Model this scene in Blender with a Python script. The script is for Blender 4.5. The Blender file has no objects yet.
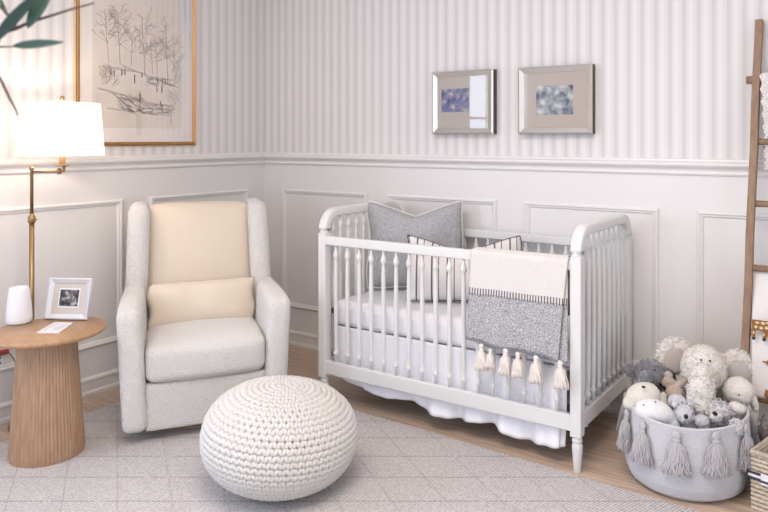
import bpy, bmesh, math, random
from mathutils import Vector, Matrix, noise

PI = math.pi
sc = bpy.context.scene
COL = sc.collection
rnd = random.Random(7)

# ------------------------------------------------------------------ camera
cd = bpy.data.cameras.new('camera')
cd.sensor_width = 36.0
cd.lens = 33.06
cd.shift_x = -60.0 / 768.0
cd.shift_y = -117.9 / 768.0
cd.clip_start = 0.05
cd.dof.use_dof = True
cd.dof.focus_distance = 3.0
cd.dof.aperture_fstop = 4.0
cam = bpy.data.objects.new('camera', cd)
cam.location = (3.43, -3.27, 1.30)
cam.rotation_euler = (PI / 2, 0, 0.56)
COL.objects.link(cam)
sc.camera = cam

# ------------------------------------------------------------------ world + light
w = bpy.data.worlds.new('world')
sc.world = w
w.use_nodes = True
w.node_tree.nodes['Background'].inputs[0].default_value = (0.80, 0.88, 1.0, 1)
w.node_tree.nodes['Background'].inputs[1].default_value = 1.0


def area(name, loc, target, sx, sy, power, color):
    l = bpy.data.lights.new(name, 'AREA')
    l.shape = 'RECTANGLE'
    l.size = sx
    l.size_y = sy
    l.energy = power
    l.color = color
    o = bpy.data.objects.new(name, l)
    o.location = loc
    d = Vector(target) - Vector(loc)
    o.rotation_euler = d.to_track_quat('-Z', 'Y').to_euler()
    COL.objects.link(o)
    return o


area('daylight_left', (-0.16, -3.45, 1.5), (1.0, -3.45, 1.5), 1.5, 1.5, 92, (0.70, 0.80, 1.0))
area('daylight_front', (2.1, -5.16, 1.45), (2.1, -4.0, 1.45), 2.4, 1.7, 42, (0.76, 0.85, 1.0))
area('daylight_right', (5.16, -2.2, 1.45), (4.0, -2.2, 1.45), 2.0, 1.7, 22, (0.84, 0.90, 1.0))
# added warm fill below the ceiling: tints the walls, lifts the corner
area('warm_fill_light', (2.5, -2.4, 2.60), (2.5, -2.4, 0), 1.2, 1.2, 56, (1.0, 0.84, 0.73))

sc.view_settings.view_transform = 'Standard'
sc.view_settings.look = 'None'
sc.view_settings.gamma = 1.0
sc.view_settings.use_curve_mapping = False
sc.view_settings.exposure = -0.19

# ------------------------------------------------------------------ materials


def mat(name, col, rough=0.6, metal=0.0, bump=0.0, bscale=200.0, bkind='noise', spec=None, var=0.0, vscale=8.0,
        sheen=0.0, col2=None, stretch=None, bdist=0.004):
    m = bpy.data.materials.new(name)
    m.use_nodes = True
    nt = m.node_tree
    b = nt.nodes['Principled BSDF']
    b.inputs['Base Color'].default_value = (*col, 1)
    b.inputs['Roughness'].default_value = rough
    b.inputs['Metallic'].default_value = metal
    if spec is not None:
        b.inputs['Specular IOR Level'].default_value = spec
    if sheen:
        b.inputs['Sheen Weight'].default_value = sheen
    tc = nt.nodes.new('ShaderNodeTexCoord')
    src = tc.outputs['Object']
    if stretch:
        mp = nt.nodes.new('ShaderNodeMapping')
        mp.inputs['Scale'].default_value = stretch
        nt.links.new(src, mp.inputs[0])
        src = mp.outputs[0]
    if var or col2:
        n = nt.nodes.new('ShaderNodeTexNoise')
        n.inputs['Scale'].default_value = vscale
        n.inputs['Detail'].default_value = 5
        nt.links.new(src, n.inputs['Vector'])
        r = nt.nodes.new('ShaderNodeValToRGB')
        c2 = col2 if col2 else tuple(max(0, c * (1 - var)) for c in col)
        r.color_ramp.elements[0].position = 0.35
        r.color_ramp.elements[1].position = 0.65
        r.color_ramp.elements[0].color = (*c2, 1)
        r.color_ramp.elements[1].color = (*col, 1)
        nt.links.new(n.outputs['Fac'], r.inputs[0])
        nt.links.new(r.outputs[0], b.inputs['Base Color'])
    if bump:
        if bkind == 'noise':
            n = nt.nodes.new('ShaderNodeTexNoise')
            n.inputs['Scale'].default_value = bscale
            n.inputs['Detail'].default_value = 3
            out = n.outputs['Fac']
        elif bkind == 'voronoi':
            n = nt.nodes.new('ShaderNodeTexVoronoi')
            n.inputs['Scale'].default_value = bscale
            out = n.outputs['Distance']
        nt.links.new(src, n.inputs['Vector'])
        bp = nt.nodes.new('ShaderNodeBump')
        bp.inputs['Strength'].default_value = bump
        bp.inputs['Distance'].default_value = bdist
        nt.links.new(out, bp.inputs['Height'])
        nt.links.new(bp.outputs[0], b.inputs['Normal'])
    return m


class G:
    """tiny node graph helper"""

    def __init__(s, name, rough=0.6):
        s.m = bpy.data.materials.new(name)
        s.m.use_nodes = True
        s.nt = s.m.node_tree
        s.b = s.nt.nodes['Principled BSDF']
        s.b.inputs['Roughness'].default_value = rough
        tc = s.nt.nodes.new('ShaderNodeTexCoord')
        s.obj = tc.outputs['Object']
        sp = s.nt.nodes.new('ShaderNodeSeparateXYZ')
        s.nt.links.new(s.obj, sp.inputs[0])
        s.x, s.y, s.z = sp.outputs

    def math(s, op, a, b=None, c=None):
        n = s.nt.nodes.new('ShaderNodeMath')
        n.operation = op
        for i, v in enumerate((a, b, c)):
            if v is None:
                continue
            if isinstance(v, (int, float)):
                n.inputs[i].default_value = v
            else:
                s.nt.links.new(v, n.inputs[i])
        return n.outputs[0]

    def ramp(s, v, stops, interp='LINEAR'):
        n = s.nt.nodes.new('ShaderNodeValToRGB')
        cr = n.color_ramp
        cr.interpolation = interp
        while len(cr.elements) < len(stops):
            cr.elements.new(0.5)
        for e, (p, c) in zip(cr.elements, stops):
            e.position = p
            e.color = (*c, 1) if len(c) == 3 else c
        s.nt.links.new(v, n.inputs[0])
        return n.outputs[0]

    def mix(s, f, a, b, mode='MIX'):
        n = s.nt.nodes.new('ShaderNodeMix')
        n.data_type = 'RGBA'
        n.blend_type = mode
        if isinstance(f, (int, float)):
            n.inputs[0].default_value = f
        else:
            s.nt.links.new(f, n.inputs[0])
        for i, v in ((6, a), (7, b)):
            if isinstance(v, tuple):
                n.inputs[i].default_value = (*v, 1)
            else:
                s.nt.links.new(v, n.inputs[i])
        return n.outputs[2]

    def noise(s, scale, detail=4, vec=None, sc3=None):
        n = s.nt.nodes.new('ShaderNodeTexNoise')
        n.inputs['Scale'].default_value = scale
        n.inputs['Detail'].default_value = detail
        v = vec or s.obj
        if sc3:
            mp = s.nt.nodes.new('ShaderNodeMapping')
            mp.inputs['Scale'].default_value = sc3
            s.nt.links.new(v, mp.inputs[0])
            v = mp.outputs[0]
        s.nt.links.new(v, n.inputs['Vector'])
        return n.outputs['Fac']

    def color(s, c):
        if isinstance(c, tuple):
            s.b.inputs['Base Color'].default_value = (*c, 1)
        else:
            s.nt.links.new(c, s.b.inputs['Base Color'])

    def bump(s, h, strength=0.5, dist=0.003):
        bp = s.nt.nodes.new('ShaderNodeBump')
        bp.inputs['Strength'].default_value = strength
        bp.inputs['Distance'].default_value = dist
        s.nt.links.new(h, bp.inputs['Height'])
        s.nt.links.new(bp.outputs[0], s.b.inputs['Normal'])


def wall_mat(name, axis):
    g = G(name, 0.45)
    a = g.x if axis == 'x' else g.y
    ph = g.math('FRACT', g.math('MULTIPLY', g.math('ADD', a, 20.0), 1 / 0.0632))
    lt, dk, md = (0.80, 0.775, 0.76), (0.655, 0.635, 0.63), (0.745, 0.722, 0.712)
    st = g.ramp(ph, [(0.0, lt), (0.10, lt), (0.14, md), (0.34, md), (0.40, dk), (0.62, dk), (0.68, md), (0.82, md), (0.86, lt)])
    paint = (0.795, 0.775, 0.76)
    up = g.math('GREATER_THAN', g.z, 1.195)
    g.color(g.mix(up, paint, st))
    r = g.ramp(up, [(0, (0.42,) * 3), (1, (0.75,) * 3)])
    g.nt.links.new(r, g.b.inputs['Roughness'])
    return g.m


M = {}
M['wallx'] = wall_mat('striped_wallpaper_back', 'x')
M['wally'] = wall_mat('striped_wallpaper_left', 'y')
M['paint'] = mat('trim_paint', (0.81, 0.79, 0.775), 0.38)
M['ceil'] = mat('ceiling_paint', (0.85, 0.84, 0.82), 0.8)
M['crib'] = mat('crib_paint', (0.74, 0.735, 0.725), 0.35, bump=0.03, bscale=60)
M['boucle'] = mat('boucle', (0.80, 0.775, 0.745), 0.95, bump=1.0, bscale=150, bdist=0.012, sheen=0.3)
M['boucle_smooth'] = mat('smooth_weave', (0.73, 0.63, 0.51), 0.95, bump=0.6, bscale=220, sheen=0.2)
M['wood_lt'] = mat('table_wood', (0.43, 0.29, 0.195), 0.42, bump=0.1, bscale=30, col2=(0.36, 0.215, 0.125), vscale=14,
                   stretch=(6, 6, 0.6))
M['wood_top'] = mat('table_top_wood', (0.50, 0.30, 0.17), 0.4, bump=0.06, bscale=30, col2=(0.41, 0.24, 0.13), vscale=10,
                    stretch=(1.2, 9, 1))
M['wood_lad'] = mat('ladder_wood', (0.34, 0.22, 0.14), 0.6, bump=0.25, bscale=60, col2=(0.25, 0.155, 0.095), vscale=20,
                    stretch=(6, 6, 0.5))
M['brass'] = mat('antique_brass', (0.40, 0.27, 0.13), 0.38, 1.0)
M['gold'] = mat('gilt', (0.50, 0.26, 0.09), 0.35, 0.8, bump=0.4, bscale=120)
M['gold_lt'] = mat('pale_gilt', (0.78, 0.60, 0.38), 0.4, 0.6, bump=0.3, bscale=120)
M['silver'] = mat('brushed_silver', (0.62, 0.60, 0.57), 0.28, 0.9, bump=0.06, bscale=90)
M['silver_w'] = mat('pale_silver', (0.78, 0.79, 0.82), 0.3, 0.45)
M['darkside'] = mat('dark_frame_side', (0.06, 0.045, 0.04), 0.5)
M['matboard'] = mat('mat_board', (0.62, 0.555, 0.50), 0.9)
M['white_mat'] = mat('white_mat_board', (0.86, 0.80, 0.75), 0.9)
M['paper'] = mat('aged_paper', (0.80, 0.71, 0.62), 0.9, col2=(0.76, 0.67, 0.58), vscale=6)
M['ink'] = mat('pencil', (0.20, 0.16, 0.14), 0.9)
M['ink_lt'] = mat('soft_pencil', (0.40, 0.31, 0.27), 0.9)
M['plastic'] = mat('white_plastic', (0.85, 0.86, 0.90), 0.45)
M['sheet'] = mat('white_sheet', (0.82, 0.82, 0.85), 0.9, bump=0.1, bscale=40)
M['skirt'] = mat('skirt_cotton', (0.88, 0.88, 0.93), 0.9, bump=0.1, bscale=60)
M['cream'] = mat('cream_yarn', (0.80, 0.765, 0.73), 0.95, bump=0.5, bscale=250)
M['pouf'] = mat('pouf_cotton_cord', (0.68, 0.66, 0.635), 0.95, bump=0.4, bscale=300)
M['pouf_in_shade'] = mat('pouf_core_shade', (0.45, 0.425, 0.395), 0.95)  # core coloured darker to paint shade into the gaps between stitches
M['tassel_w'] = mat('cream_tassel_yarn', (0.78, 0.72, 0.665), 0.95)
M['tassel_g'] = mat('grey_tassel_yarn', (0.50, 0.485, 0.50), 0.95)
M['rope'] = mat('basket_rope', (0.60, 0.60, 0.63), 0.95, bump=0.5, bscale=220)
M['fur_white'] = mat('white_fur', (0.76, 0.72, 0.67), 0.95, bump=0.9, bscale=130, sheen=0.4)
M['fur_cream'] = mat('cream_fur', (0.72, 0.68, 0.61), 0.95, bump=0.6, bscale=220, sheen=0.4)
M['fur_bright'] = mat('bright_white_fur', (0.80, 0.80, 0.81), 0.95, bump=0.4, bscale=220, sheen=0.4)
M['fur_grey'] = mat('grey_fur', (0.24, 0.24, 0.26), 0.95, bump=0.9, bscale=130, sheen=0.5, var=0.3, vscale=30)
M['fur_tips'] = mat('frosted_grey_fur', (0.74, 0.72, 0.73), 0.95, bump=1.0, bscale=110, sheen=0.4,
                    col2=(0.36, 0.34, 0.35), vscale=55)
M['fur_silver'] = mat('silver_fur', (0.66, 0.66, 0.70), 0.95, bump=0.6, bscale=150, sheen=0.4, var=0.25, vscale=50)
M['fur_beige'] = mat('beige_fur', (0.56, 0.45, 0.37), 0.95, bump=0.6, bscale=150, sheen=0.4, var=0.2, vscale=50)
M['fur_taupe'] = mat('taupe_fur', (0.36, 0.325, 0.31), 0.95, bump=0.9, bscale=120, sheen=0.4, var=0.3, vscale=60)
M['ear_satin'] = mat('taupe_ear_lining', (0.46, 0.395, 0.36), 0.7, bump=0.3, bscale=40)
M['ear_satin_g'] = mat('grey_ear_lining', (0.52, 0.48, 0.47), 0.7, bump=0.3, bscale=40)
M['eye'] = mat('black_bead', (0.015, 0.013, 0.015), 0.2)
M['piping'] = mat('dark_piping', (0.10, 0.10, 0.12), 0.9)
M['piping_w'] = mat('pale_piping', (0.72, 0.68, 0.64), 0.9)
M['leaf'] = mat('dark_leaf', (0.008, 0.040, 0.028), 0.5, var=0.3, vscale=20)
M['leaf2'] = mat('dusty_leaf', (0.045, 0.105, 0.08), 0.55, var=0.2, vscale=20)
M['twig'] = mat('twig_bark', (0.075, 0.045, 0.04), 0.7)
M['terracotta'] = mat('pot_glaze', (0.7, 0.68, 0.64), 0.5)
M['soil'] = mat('potting_soil', (0.05, 0.035, 0.025), 0.95, bump=1, bscale=60)
M['wicker'] = mat('pale_wicker', (0.66, 0.57, 0.45), 0.7, var=0.25, vscale=60)
M['navy'] = mat('navy_band', (0.05, 0.05, 0.09), 0.8)
M['whiteband'] = mat('white_band', (0.8, 0.8, 0.82), 0.8)
M['giraffe'] = mat('giraffe_brown', (0.27, 0.125, 0.035), 0.9)
M['giraffe_y'] = mat('giraffe_cream_patch', (0.75, 0.60, 0.38), 0.9)
M['muslin'] = mat('muslin', (0.80, 0.77, 0.745), 0.9, bump=0.2, bscale=120)
M['red'] = mat('red_bead', (0.35, 0.05, 0.05), 0.6)
M['black'] = mat('matte_black', (0.02, 0.02, 0.02), 0.8)  # plain black of the swivel post, base ring and socket slots


def glass_mat():
    m = bpy.data.materials.new('picture_glass')
    m.use_nodes = True
    nt = m.node_tree
    nt.nodes.clear()
    o = nt.nodes.new('ShaderNodeOutputMaterial')
    mx = nt.nodes.new('ShaderNodeMixShader')
    t = nt.nodes.new('ShaderNodeBsdfTransparent')
    g = nt.nodes.new('ShaderNodeBsdfGlossy')
    g.inputs['Roughness'].default_value = 0.02
    f = nt.nodes.new('ShaderNodeFresnel')
    f.inputs[0].default_value = 1.6
    nt.links.new(f.outputs[0], mx.inputs[0])
    nt.links.new(t.outputs[0], mx.inputs[1])
    nt.links.new(g.outputs[0], mx.inputs[2])
    nt.links.new(mx.outputs[0], o.inputs[0])
    return m


M['glass'] = glass_mat()


def shade_mat():
    m = bpy.data.materials.new('lamp_shade_linen')
    m.use_nodes = True
    nt = m.node_tree
    nt.nodes.clear()
    o = nt.nodes.new('ShaderNodeOutputMaterial')
    mx = nt.nodes.new('ShaderNodeMixShader')
    mx.inputs[0].default_value = 0.6
    d = nt.nodes.new('ShaderNodeBsdfDiffuse')
    d.inputs[0].default_value = (0.92, 0.90, 0.86, 1)
    t = nt.nodes.new('ShaderNodeBsdfTranslucent')
    t.inputs[0].default_value = (0.97, 0.93, 0.87, 1)
    nt.links.new(d.outputs[0], mx.inputs[1])
    nt.links.new(t.outputs[0], mx.inputs[2])
    nt.links.new(mx.outputs[0], o.inputs[0])
    return m


M['shade'] = shade_mat()
em = bpy.data.materials.new('lit_bulb')
em.use_nodes = True
em.node_tree.nodes['Principled BSDF'].inputs['Emission Color'].default_value = (1, 0.8, 0.55, 1)
em.node_tree.nodes['Principled BSDF'].inputs['Emission Strength'].default_value = 12
M['bulb'] = em

# wood floor
g = G('oak_floor', 0.42)
bk = g.nt.nodes.new('ShaderNodeTexBrick')
bk.offset = 0.37
for k, v in (('Scale', 1.0), ('Mortar Size', 0.0012), ('Brick Width', 1.6), ('Row Height', 0.16), ('Bias', 0.0)):
    bk.inputs[k].default_value = v
bk.inputs['Color1'].default_value = (0.66, 0.51, 0.40, 1)
bk.inputs['Color2'].default_value = (0.58, 0.445, 0.345, 1)
bk.inputs['Mortar'].default_value = (0.30, 0.21, 0.155, 1)
g.nt.links.new(g.obj, bk.inputs['Vector'])
gr = g.noise(4, 8, sc3=(0.8, 12, 1))
gc = g.ramp(gr, [(0.3, (0.72, 0.70, 0.68)), (0.7, (1.12, 1.10, 1.08))])
g.color(g.mix(1.0, bk.outputs['Color'], gc, 'MULTIPLY'))
M['floor'] = g.m

# rug : ribs, diamond stitch lines
g = G('woven_rug', 0.95)
CA, SA = math.cos(0.56), math.sin(0.56)


def lines(ax, ay, off, per, wd):
    c = g.math('ADD', g.math('MULTIPLY', g.x, ax), g.math('MULTIPLY', g.y, ay))
    c = g.math('FRACT', g.math('MULTIPLY', g.math('ADD', c, 20 * per + off), 1 / per))
    return g.math('LESS_THAN', g.math('ABSOLUTE', g.math('SUBTRACT', c, 0.5)), wd / per)


l1 = lines(-SA, CA, 0.051, 0.177, 0.0035)
l2 = lines(0.545, 0.839, 0.075, 0.177, 0.0026)
br = g.noise(45, 2)
l1 = g.math('MULTIPLY', l1, g.math('GREATER_THAN', br, 0.38))
l2 = g.math('MULTIPLY', g.math('MULTIPLY', l2, g.math('GREATER_THAN', br, 0.42)), 0.5)
l1 = g.math('MULTIPLY', l1, 0.8)
ln = g.math('MAXIMUM', l1, l2)
rib = g.math('SINE', g.math('MULTIPLY', g.math('ADD', g.math('MULTIPLY', g.x, 0.545), g.math('MULTIPLY', g.y, 0.839)), 2 * PI / 0.0165))
rib2 = g.math('SINE', g.math('MULTIPLY', g.math('ADD', g.math('MULTIPLY', g.x, -SA), g.math('MULTIPLY', g.y, CA)), 2 * PI / 0.011))
nz = g.noise(140, 3)
hh = g.math('ADD', g.math('MULTIPLY', g.math('MULTIPLY', rib, rib2), 0.42), nz)
wide = g.noise(3.0, 3)
base = g.ramp(hh, [(0.30, (0.36, 0.335, 0.33)), (0.56, (0.68, 0.65, 0.645)), (0.80, (0.79, 0.76, 0.755))])
base = g.mix(g.math('MULTIPLY', wide, 0.25), base, (0.70, 0.665, 0.645))
g.color(g.mix(ln, base, (0.36, 0.33, 0.32)))
g.bump(g.math('SUBTRACT', hh, g.math('MULTIPLY', ln, 1.2)), 0.6, 0.008)
M['rug'] = g.m

# ribbed charcoal/grey linen
g = G('grey_linen', 0.95)
n1 = g.noise(30, 4, sc3=(14, 14, 1.2))
n2 = g.noise(40, 3, sc3=(1.5, 1.5, 14))
f = g.math('ADD', g.math('MULTIPLY', n1, 0.6), g.math('MULTIPLY', n2, 0.4))
g.color(g.ramp(f, [(0.36, (0.27, 0.275, 0.29)), (0.5, (0.41, 0.41, 0.425)), (0.64, (0.56, 0.56, 0.57))]))
g.bump(f, 0.4, 0.003)
M['linen'] = g.m

# striped pillow (local x across)
g = G('pinstripe_cotton', 0.95)


def band(v, c, wd):
    return g.math('LESS_THAN', g.math('ABSOLUTE', g.math('SUBTRACT', v, c)), wd)


ph = g.math('FRACT', g.math('MULTIPLY', g.math('ADD', g.x, 10.012), 1 / 0.074))
a = g.math('MAXIMUM', band(ph, 0.28, 0.052), band(ph, 0.72, 0.03))
g.color(g.mix(a, (0.80, 0.76, 0.735), (0.13, 0.125, 0.145)))
M['stripe'] = g.m

# throw blanket : white above, flecked grey below with a tick stitch row
g = G('throw_weave', 0.95)
fle = g.noise(260, 3)
grey = g.ramp(fle, [(0.36, (0.20, 0.20, 0.215)), (0.52, (0.42, 0.42, 0.44)), (0.66, (0.68, 0.67, 0.68))])
white = g.ramp(g.noise(60, 4, sc3=(1, 1, 8)), [(0.3, (0.66, 0.635, 0.61)), (0.7, (0.74, 0.715, 0.69))])
zz = g.math('ADD', g.z, g.math('MULTIPLY', g.math('SINE', g.math('MULTIPLY', g.x, 30)), 0.0015))
low = g.math('LESS_THAN', zz, 0.655)
c = g.mix(low, white, grey)
tick = g.math('GREATER_THAN', g.math('SINE', g.math('MULTIPLY', g.x, 2 * PI / 0.0125)), 0.1)
inb = g.math('LESS_THAN', g.math('ABSOLUTE', g.math('SUBTRACT', zz, 0.662)), 0.015)
g.color(g.mix(g.math('MULTIPLY', tick, inb), c, (0.15, 0.145, 0.15)))
g.bump(fle, 0.6, 0.003)
M['throw'] = g.m

# small abstract prints
g = G('stormy_sea_print', 0.9)
n1 = g.noise(24, 9)
g.color(g.ramp(n1, [(0.36, (0.16, 0.19, 0.24)), (0.46, (0.33, 0.38, 0.42)), (0.56, (0.55, 0.57, 0.57)), (0.68, (0.80, 0.76, 0.72))]))
M['print_sea'] = g.m
g = G('blue_garden_print', 0.9)
n1 = g.noise(26, 6)
g.color(g.ramp(n1, [(0.34, (0.10, 0.12, 0.28)), (0.48, (0.24, 0.27, 0.45)), (0.58, (0.42, 0.38, 0.42)), (0.70, (0.70, 0.66, 0.66))]))
M['print_blue'] = g.m
g = G('ultrasound_print', 0.6)
n1 = g.noise(38, 4)
g.color(g.ramp(n1, [(0.40, (0.02, 0.02, 0.02)), (0.52, (0.12, 0.12, 0.12)), (0.68, (0.55, 0.55, 0.55))]))
M['scan'] = g.m
g = G('printed_card', 0.8)
rows = g.math('GREATER_THAN', g.math('SINE', g.math('MULTIPLY', g.y, 2 * PI / 0.011)), 0.1)
wds = g.math('GREATER_THAN', g.noise(90, 1, sc3=(1, 0.1, 1)), 0.47)
inx = g.math('MULTIPLY', g.math('LESS_THAN', g.math('ABSOLUTE', g.x), 0.032), g.math('LESS_THAN', g.math('ABSOLUTE', g.y), 0.048))
f = g.math('MULTIPLY', g.math('MULTIPLY', rows, wds), inx)
g.color(g.mix(f, (0.78, 0.76, 0.77), (0.50, 0.48, 0.50)))
M['card'] = g.m

# ------------------------------------------------------------------ mesh helpers


class MB:
    def __init__(s):
        s.v = []
        s.f = []

    def add(s, vs, fs):
        o = len(s.v)
        s.v += [tuple(v) for v in vs]
        s.f += [tuple(i + o for i in f) for f in fs]
        return s

    def box(s, a, b, mtx=None):
        x0, y0, z0 = a
        x1, y1, z1 = b
        vs = [Vector(p) for p in ((x0, y0, z0), (x1, y0, z0), (x1, y1, z0), (x0, y1, z0), (x0, y0, z1), (x1, y0, z1), (x1, y1, z1), (x0, y1, z1))]
        if mtx:
            vs = [mtx @ v for v in vs]
        return s.add(vs, [(0, 3, 2, 1), (4, 5, 6, 7), (0, 1, 5, 4), (1, 2, 6, 5), (2, 3, 7, 6), (3, 0, 4, 7)])

    def lathe(s, prof, n=32, c=(0, 0, 0), cap=True):
        vs = []
        for r, z in prof:
            for i in range(n):
                a = 2 * PI * i / n
                vs.append((c[0] + r * math.cos(a), c[1] + r * math.sin(a), c[2] + z))
        fs = []
        for j in range(len(prof) - 1):
            for i in range(n):
                k = (i + 1) % n
                fs.append((j * n + i, j * n + k, (j + 1) * n + k, (j + 1) * n + i))
        if cap:
            fs.append(tuple(range(n))[::-1])
            fs.append(tuple((len(prof) - 1) * n + i for i in range(n)))
        return s.add(vs, fs)

    def tube(s, pts, r, n=8, closed=False, cap=True):
        pts = [Vector(p) for p in pts]
        m = len(pts)
        rs = r if isinstance(r, (list, tuple)) else [r] * m
        vs = []
        up = None
        for i, p in enumerate(pts):
            if closed:
                t = (pts[(i + 1) % m] - pts[i - 1])
            else:
                t = pts[min(i + 1, m - 1)] - pts[max(i - 1, 0)]
            t.normalize()
            if up is None:
                up = Vector((0, 0, 1)) if abs(t.z) < 0.9 else Vector((1, 0, 0))
            s1 = t.cross(up)
            if s1.length < 1e-5:
                s1 = t.cross(Vector((0.3, 1, 0.2)))
            s1.normalize()
            up = s1.cross(t).normalized()
            for k in range(n):
                a = 2 * PI * k / n
                vs.append(p + (s1 * math.cos(a) + up * math.sin(a)) * rs[i])
        fs = []
        for j in range(m if closed else m - 1):
            q = (j + 1) % m
            for k in range(n):
                l = (k + 1) % n
                fs.append((j * n + k, j * n + l, q * n + l, q * n + k))
        if cap and not closed:
            fs.append(tuple(range(n))[::-1])
            fs.append(tuple((m - 1) * n + k for k in range(n)))
        return s.add(vs, fs)

    def sphere(s, c, r, nu=24, nv=14, mtx=None, fn=None):
        rx, ry, rz = r if isinstance(r, (list, tuple)) else (r, r, r)
        c = Vector(c)
        vs = []
        for j in range(nv + 1):
            th = PI * j / nv
            for i in range(nu):
                a = 2 * PI * i / nu
                d = Vector((math.sin(th) * math.cos(a), math.sin(th) * math.sin(a), math.cos(th)))
                k = fn(d) if fn else 1.0
                p = Vector((d.x * rx * k, d.y * ry * k, d.z * rz * k))
                if mtx:
                    p = mtx @ p
                vs.append(c + p)
        fs = []
        for j in range(nv):
            for i in range(nu):
                k = (i + 1) % nu
                fs.append((j * nu + i, (j + 1) * nu + i, (j + 1) * nu + k, j * nu + k))
        return s.add(vs, fs)

    def grid(s, nu, nv, fn, closed_u=False):
        vs = [fn(i / (nu if closed_u else nu - 1), j / (nv - 1)) for j in range(nv) for i in range(nu)]
        fs = []
        for j in range(nv - 1):
            for i in range(nu if closed_u else nu - 1):
                k = (i + 1) % nu
                fs.append((j * nu + i, j * nu + k, (j + 1) * nu + k, (j + 1) * nu + i))
        return s.add(vs, fs)

    def softbox(s, c, half, r, n=14, puff=(0, 0, 0), fn=None, mtx=None):
        """rounded box; puff bulges faces; fn deforms local coords"""
        hx, hy, hz = half
        faces = []
        vmap = {}
        vs = []

        def vid(i, j, k):
            key = (i, j, k)
            if key not in vmap:
                p = [2 * t / n - 1 for t in key]
                # concentrate samples near the edges
                p = [math.copysign(1 - (1 - abs(t)) ** 1.25, t) for t in p]
                q = Vector((p[0] * hx, p[1] * hy, p[2] * hz))
                inner = Vector((max(-(hx - r), min(hx - r, q.x)), max(-(hy - r), min(hy - r, q.y)), max(-(hz - r), min(hz - r, q.z))))
                d = q - inner
                if d.length > 1e-9:
                    q = inner + d.normalized() * r
                bx = (1 - p[1] ** 2) * (1 - p[2] ** 2)
                by = (1 - p[0] ** 2) * (1 - p[2] ** 2)
                bz = (1 - p[0] ** 2) * (1 - p[1] ** 2)
                q.x += puff[0] * bx * (q.x / hx)
                q.y += puff[1] * by * (q.y / hy)
                q.z += puff[2] * bz * (q.z / hz)
                if fn:
                    q = Vector(fn(q))
                if mtx:
                    q = mtx @ q
                vmap[key] = len(vs)
                vs.append(q + Vector(c))
            return vmap[key]
        for a in range(n):
            for b in range(n):
                faces.append((vid(a, b, 0), vid(a, b + 1, 0), vid(a + 1, b + 1, 0), vid(a + 1, b, 0)))
                faces.append((vid(a, b, n), vid(a + 1, b, n), vid(a + 1, b + 1, n), vid(a, b + 1, n)))
                faces.append((vid(a, 0, b), vid(a + 1, 0, b), vid(a + 1, 0, b + 1), vid(a, 0, b + 1)))
                faces.append((vid(a, n, b), vid(a, n, b + 1), vid(a + 1, n, b + 1), vid(a + 1, n, b)))
                faces.append((vid(0, a, b), vid(0, a, b + 1), vid(0, a + 1, b + 1), vid(0, a + 1, b)))
                faces.append((vid(n, a, b), vid(n, a + 1, b), vid(n, a + 1, b + 1), vid(n, a, b + 1)))
        return s.add(vs, faces)

    def build(s, name, material, parent=None, smooth=True, loc=None, rot=None, bevel=0.0, solid=0.0, remesh=0.0, fuzz=0.0,
              fuzz_size=0.01):
        me = bpy.data.meshes.new(name)
        me.from_pydata(s.v, [], s.f)
        bm = bmesh.new()
        bm.from_mesh(me)
        bmesh.ops.remove_doubles(bm, verts=bm.verts, dist=1e-6)
        if not solid:
            bmesh.ops.recalc_face_normals(bm, faces=bm.faces)
        bm.to_mesh(me)
        bm.free()
        me.materials.append(material)
        if smooth:
            me.polygons.foreach_set('use_smooth', [True] * len(me.polygons))
        o = bpy.data.objects.new(name, me)
        COL.objects.link(o)
        if parent:
            o.parent = parent
        if loc:
            o.location = loc
        if rot:
            o.rotation_euler = rot
        if solid:
            md = o.modifiers.new('solid', 'SOLIDIFY')
            md.thickness = solid
            md.offset = 0
        if bevel:
            md = o.modifiers.new('bevel', 'BEVEL')
            md.width = bevel
            md.segments = 3
            md.limit_method = 'ANGLE'
            md.angle_limit = 0.7
            if smooth:
                md.harden_normals = False
            me.polygons.foreach_set('use_smooth', [False] * len(me.polygons))
            md2 = o.modifiers.new('wn', 'WEIGHTED_NORMAL')
        if remesh:
            md = o.modifiers.new('rm', 'REMESH')
            md.mode = 'VOXEL'
            md.voxel_size = remesh
            md.use_smooth_shade = True
            sm = o.modifiers.new('sm', 'SMOOTH')
            sm.iterations = 3
        if fuzz:
            tx = bpy.data.textures.new(name + '_fuzz', 'CLOUDS')
            tx.noise_scale = fuzz_size
            tx.noise_depth = 1
            md = o.modifiers.new('fz', 'DISPLACE')
            md.texture = tx
            md.strength = fuzz
            md.mid_level = 0.5
        return o


def tag(o, label, cat=None, group=None, kind=None):
    if label:
        o['label'] = label
    if cat:
        o['category'] = cat
    if group:
        o['group'] = group
    if kind:
        o['kind'] = kind
    return o


def thing(name, loc, label, cat, rz=0.0, group=None):
    o = bpy.data.objects.new(name, None)
    o.empty_display_size = 0.1
    o.location = loc
    o.rotation_euler = (0, 0, rz)
    COL.objects.link(o)
    return tag(o, label, cat, group)


def struct(mb, name, m, **k):
    o = mb.build(name, m, **k)
    o['kind'] = 'structure'
    return o


# ------------------------------------------------------------------ room shell
RX, RY, RZ = 5.0, -5.0, 2.7
struct(MB().box((-0.2, RY - 0.2, -0.1), (RX + 0.2, 0.2, 0)), 'floor', M['floor'], smooth=False)
struct(MB().box((-0.2, RY - 0.2, RZ), (RX + 0.2, 0.2, RZ + 0.1)), 'ceiling', M['ceil'], smooth=False)
struct(MB().box((-0.12, 0, 0), (RX + 0.12, 0.12, RZ)), 'wall_back', M['wallx'], smooth=False)


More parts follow.
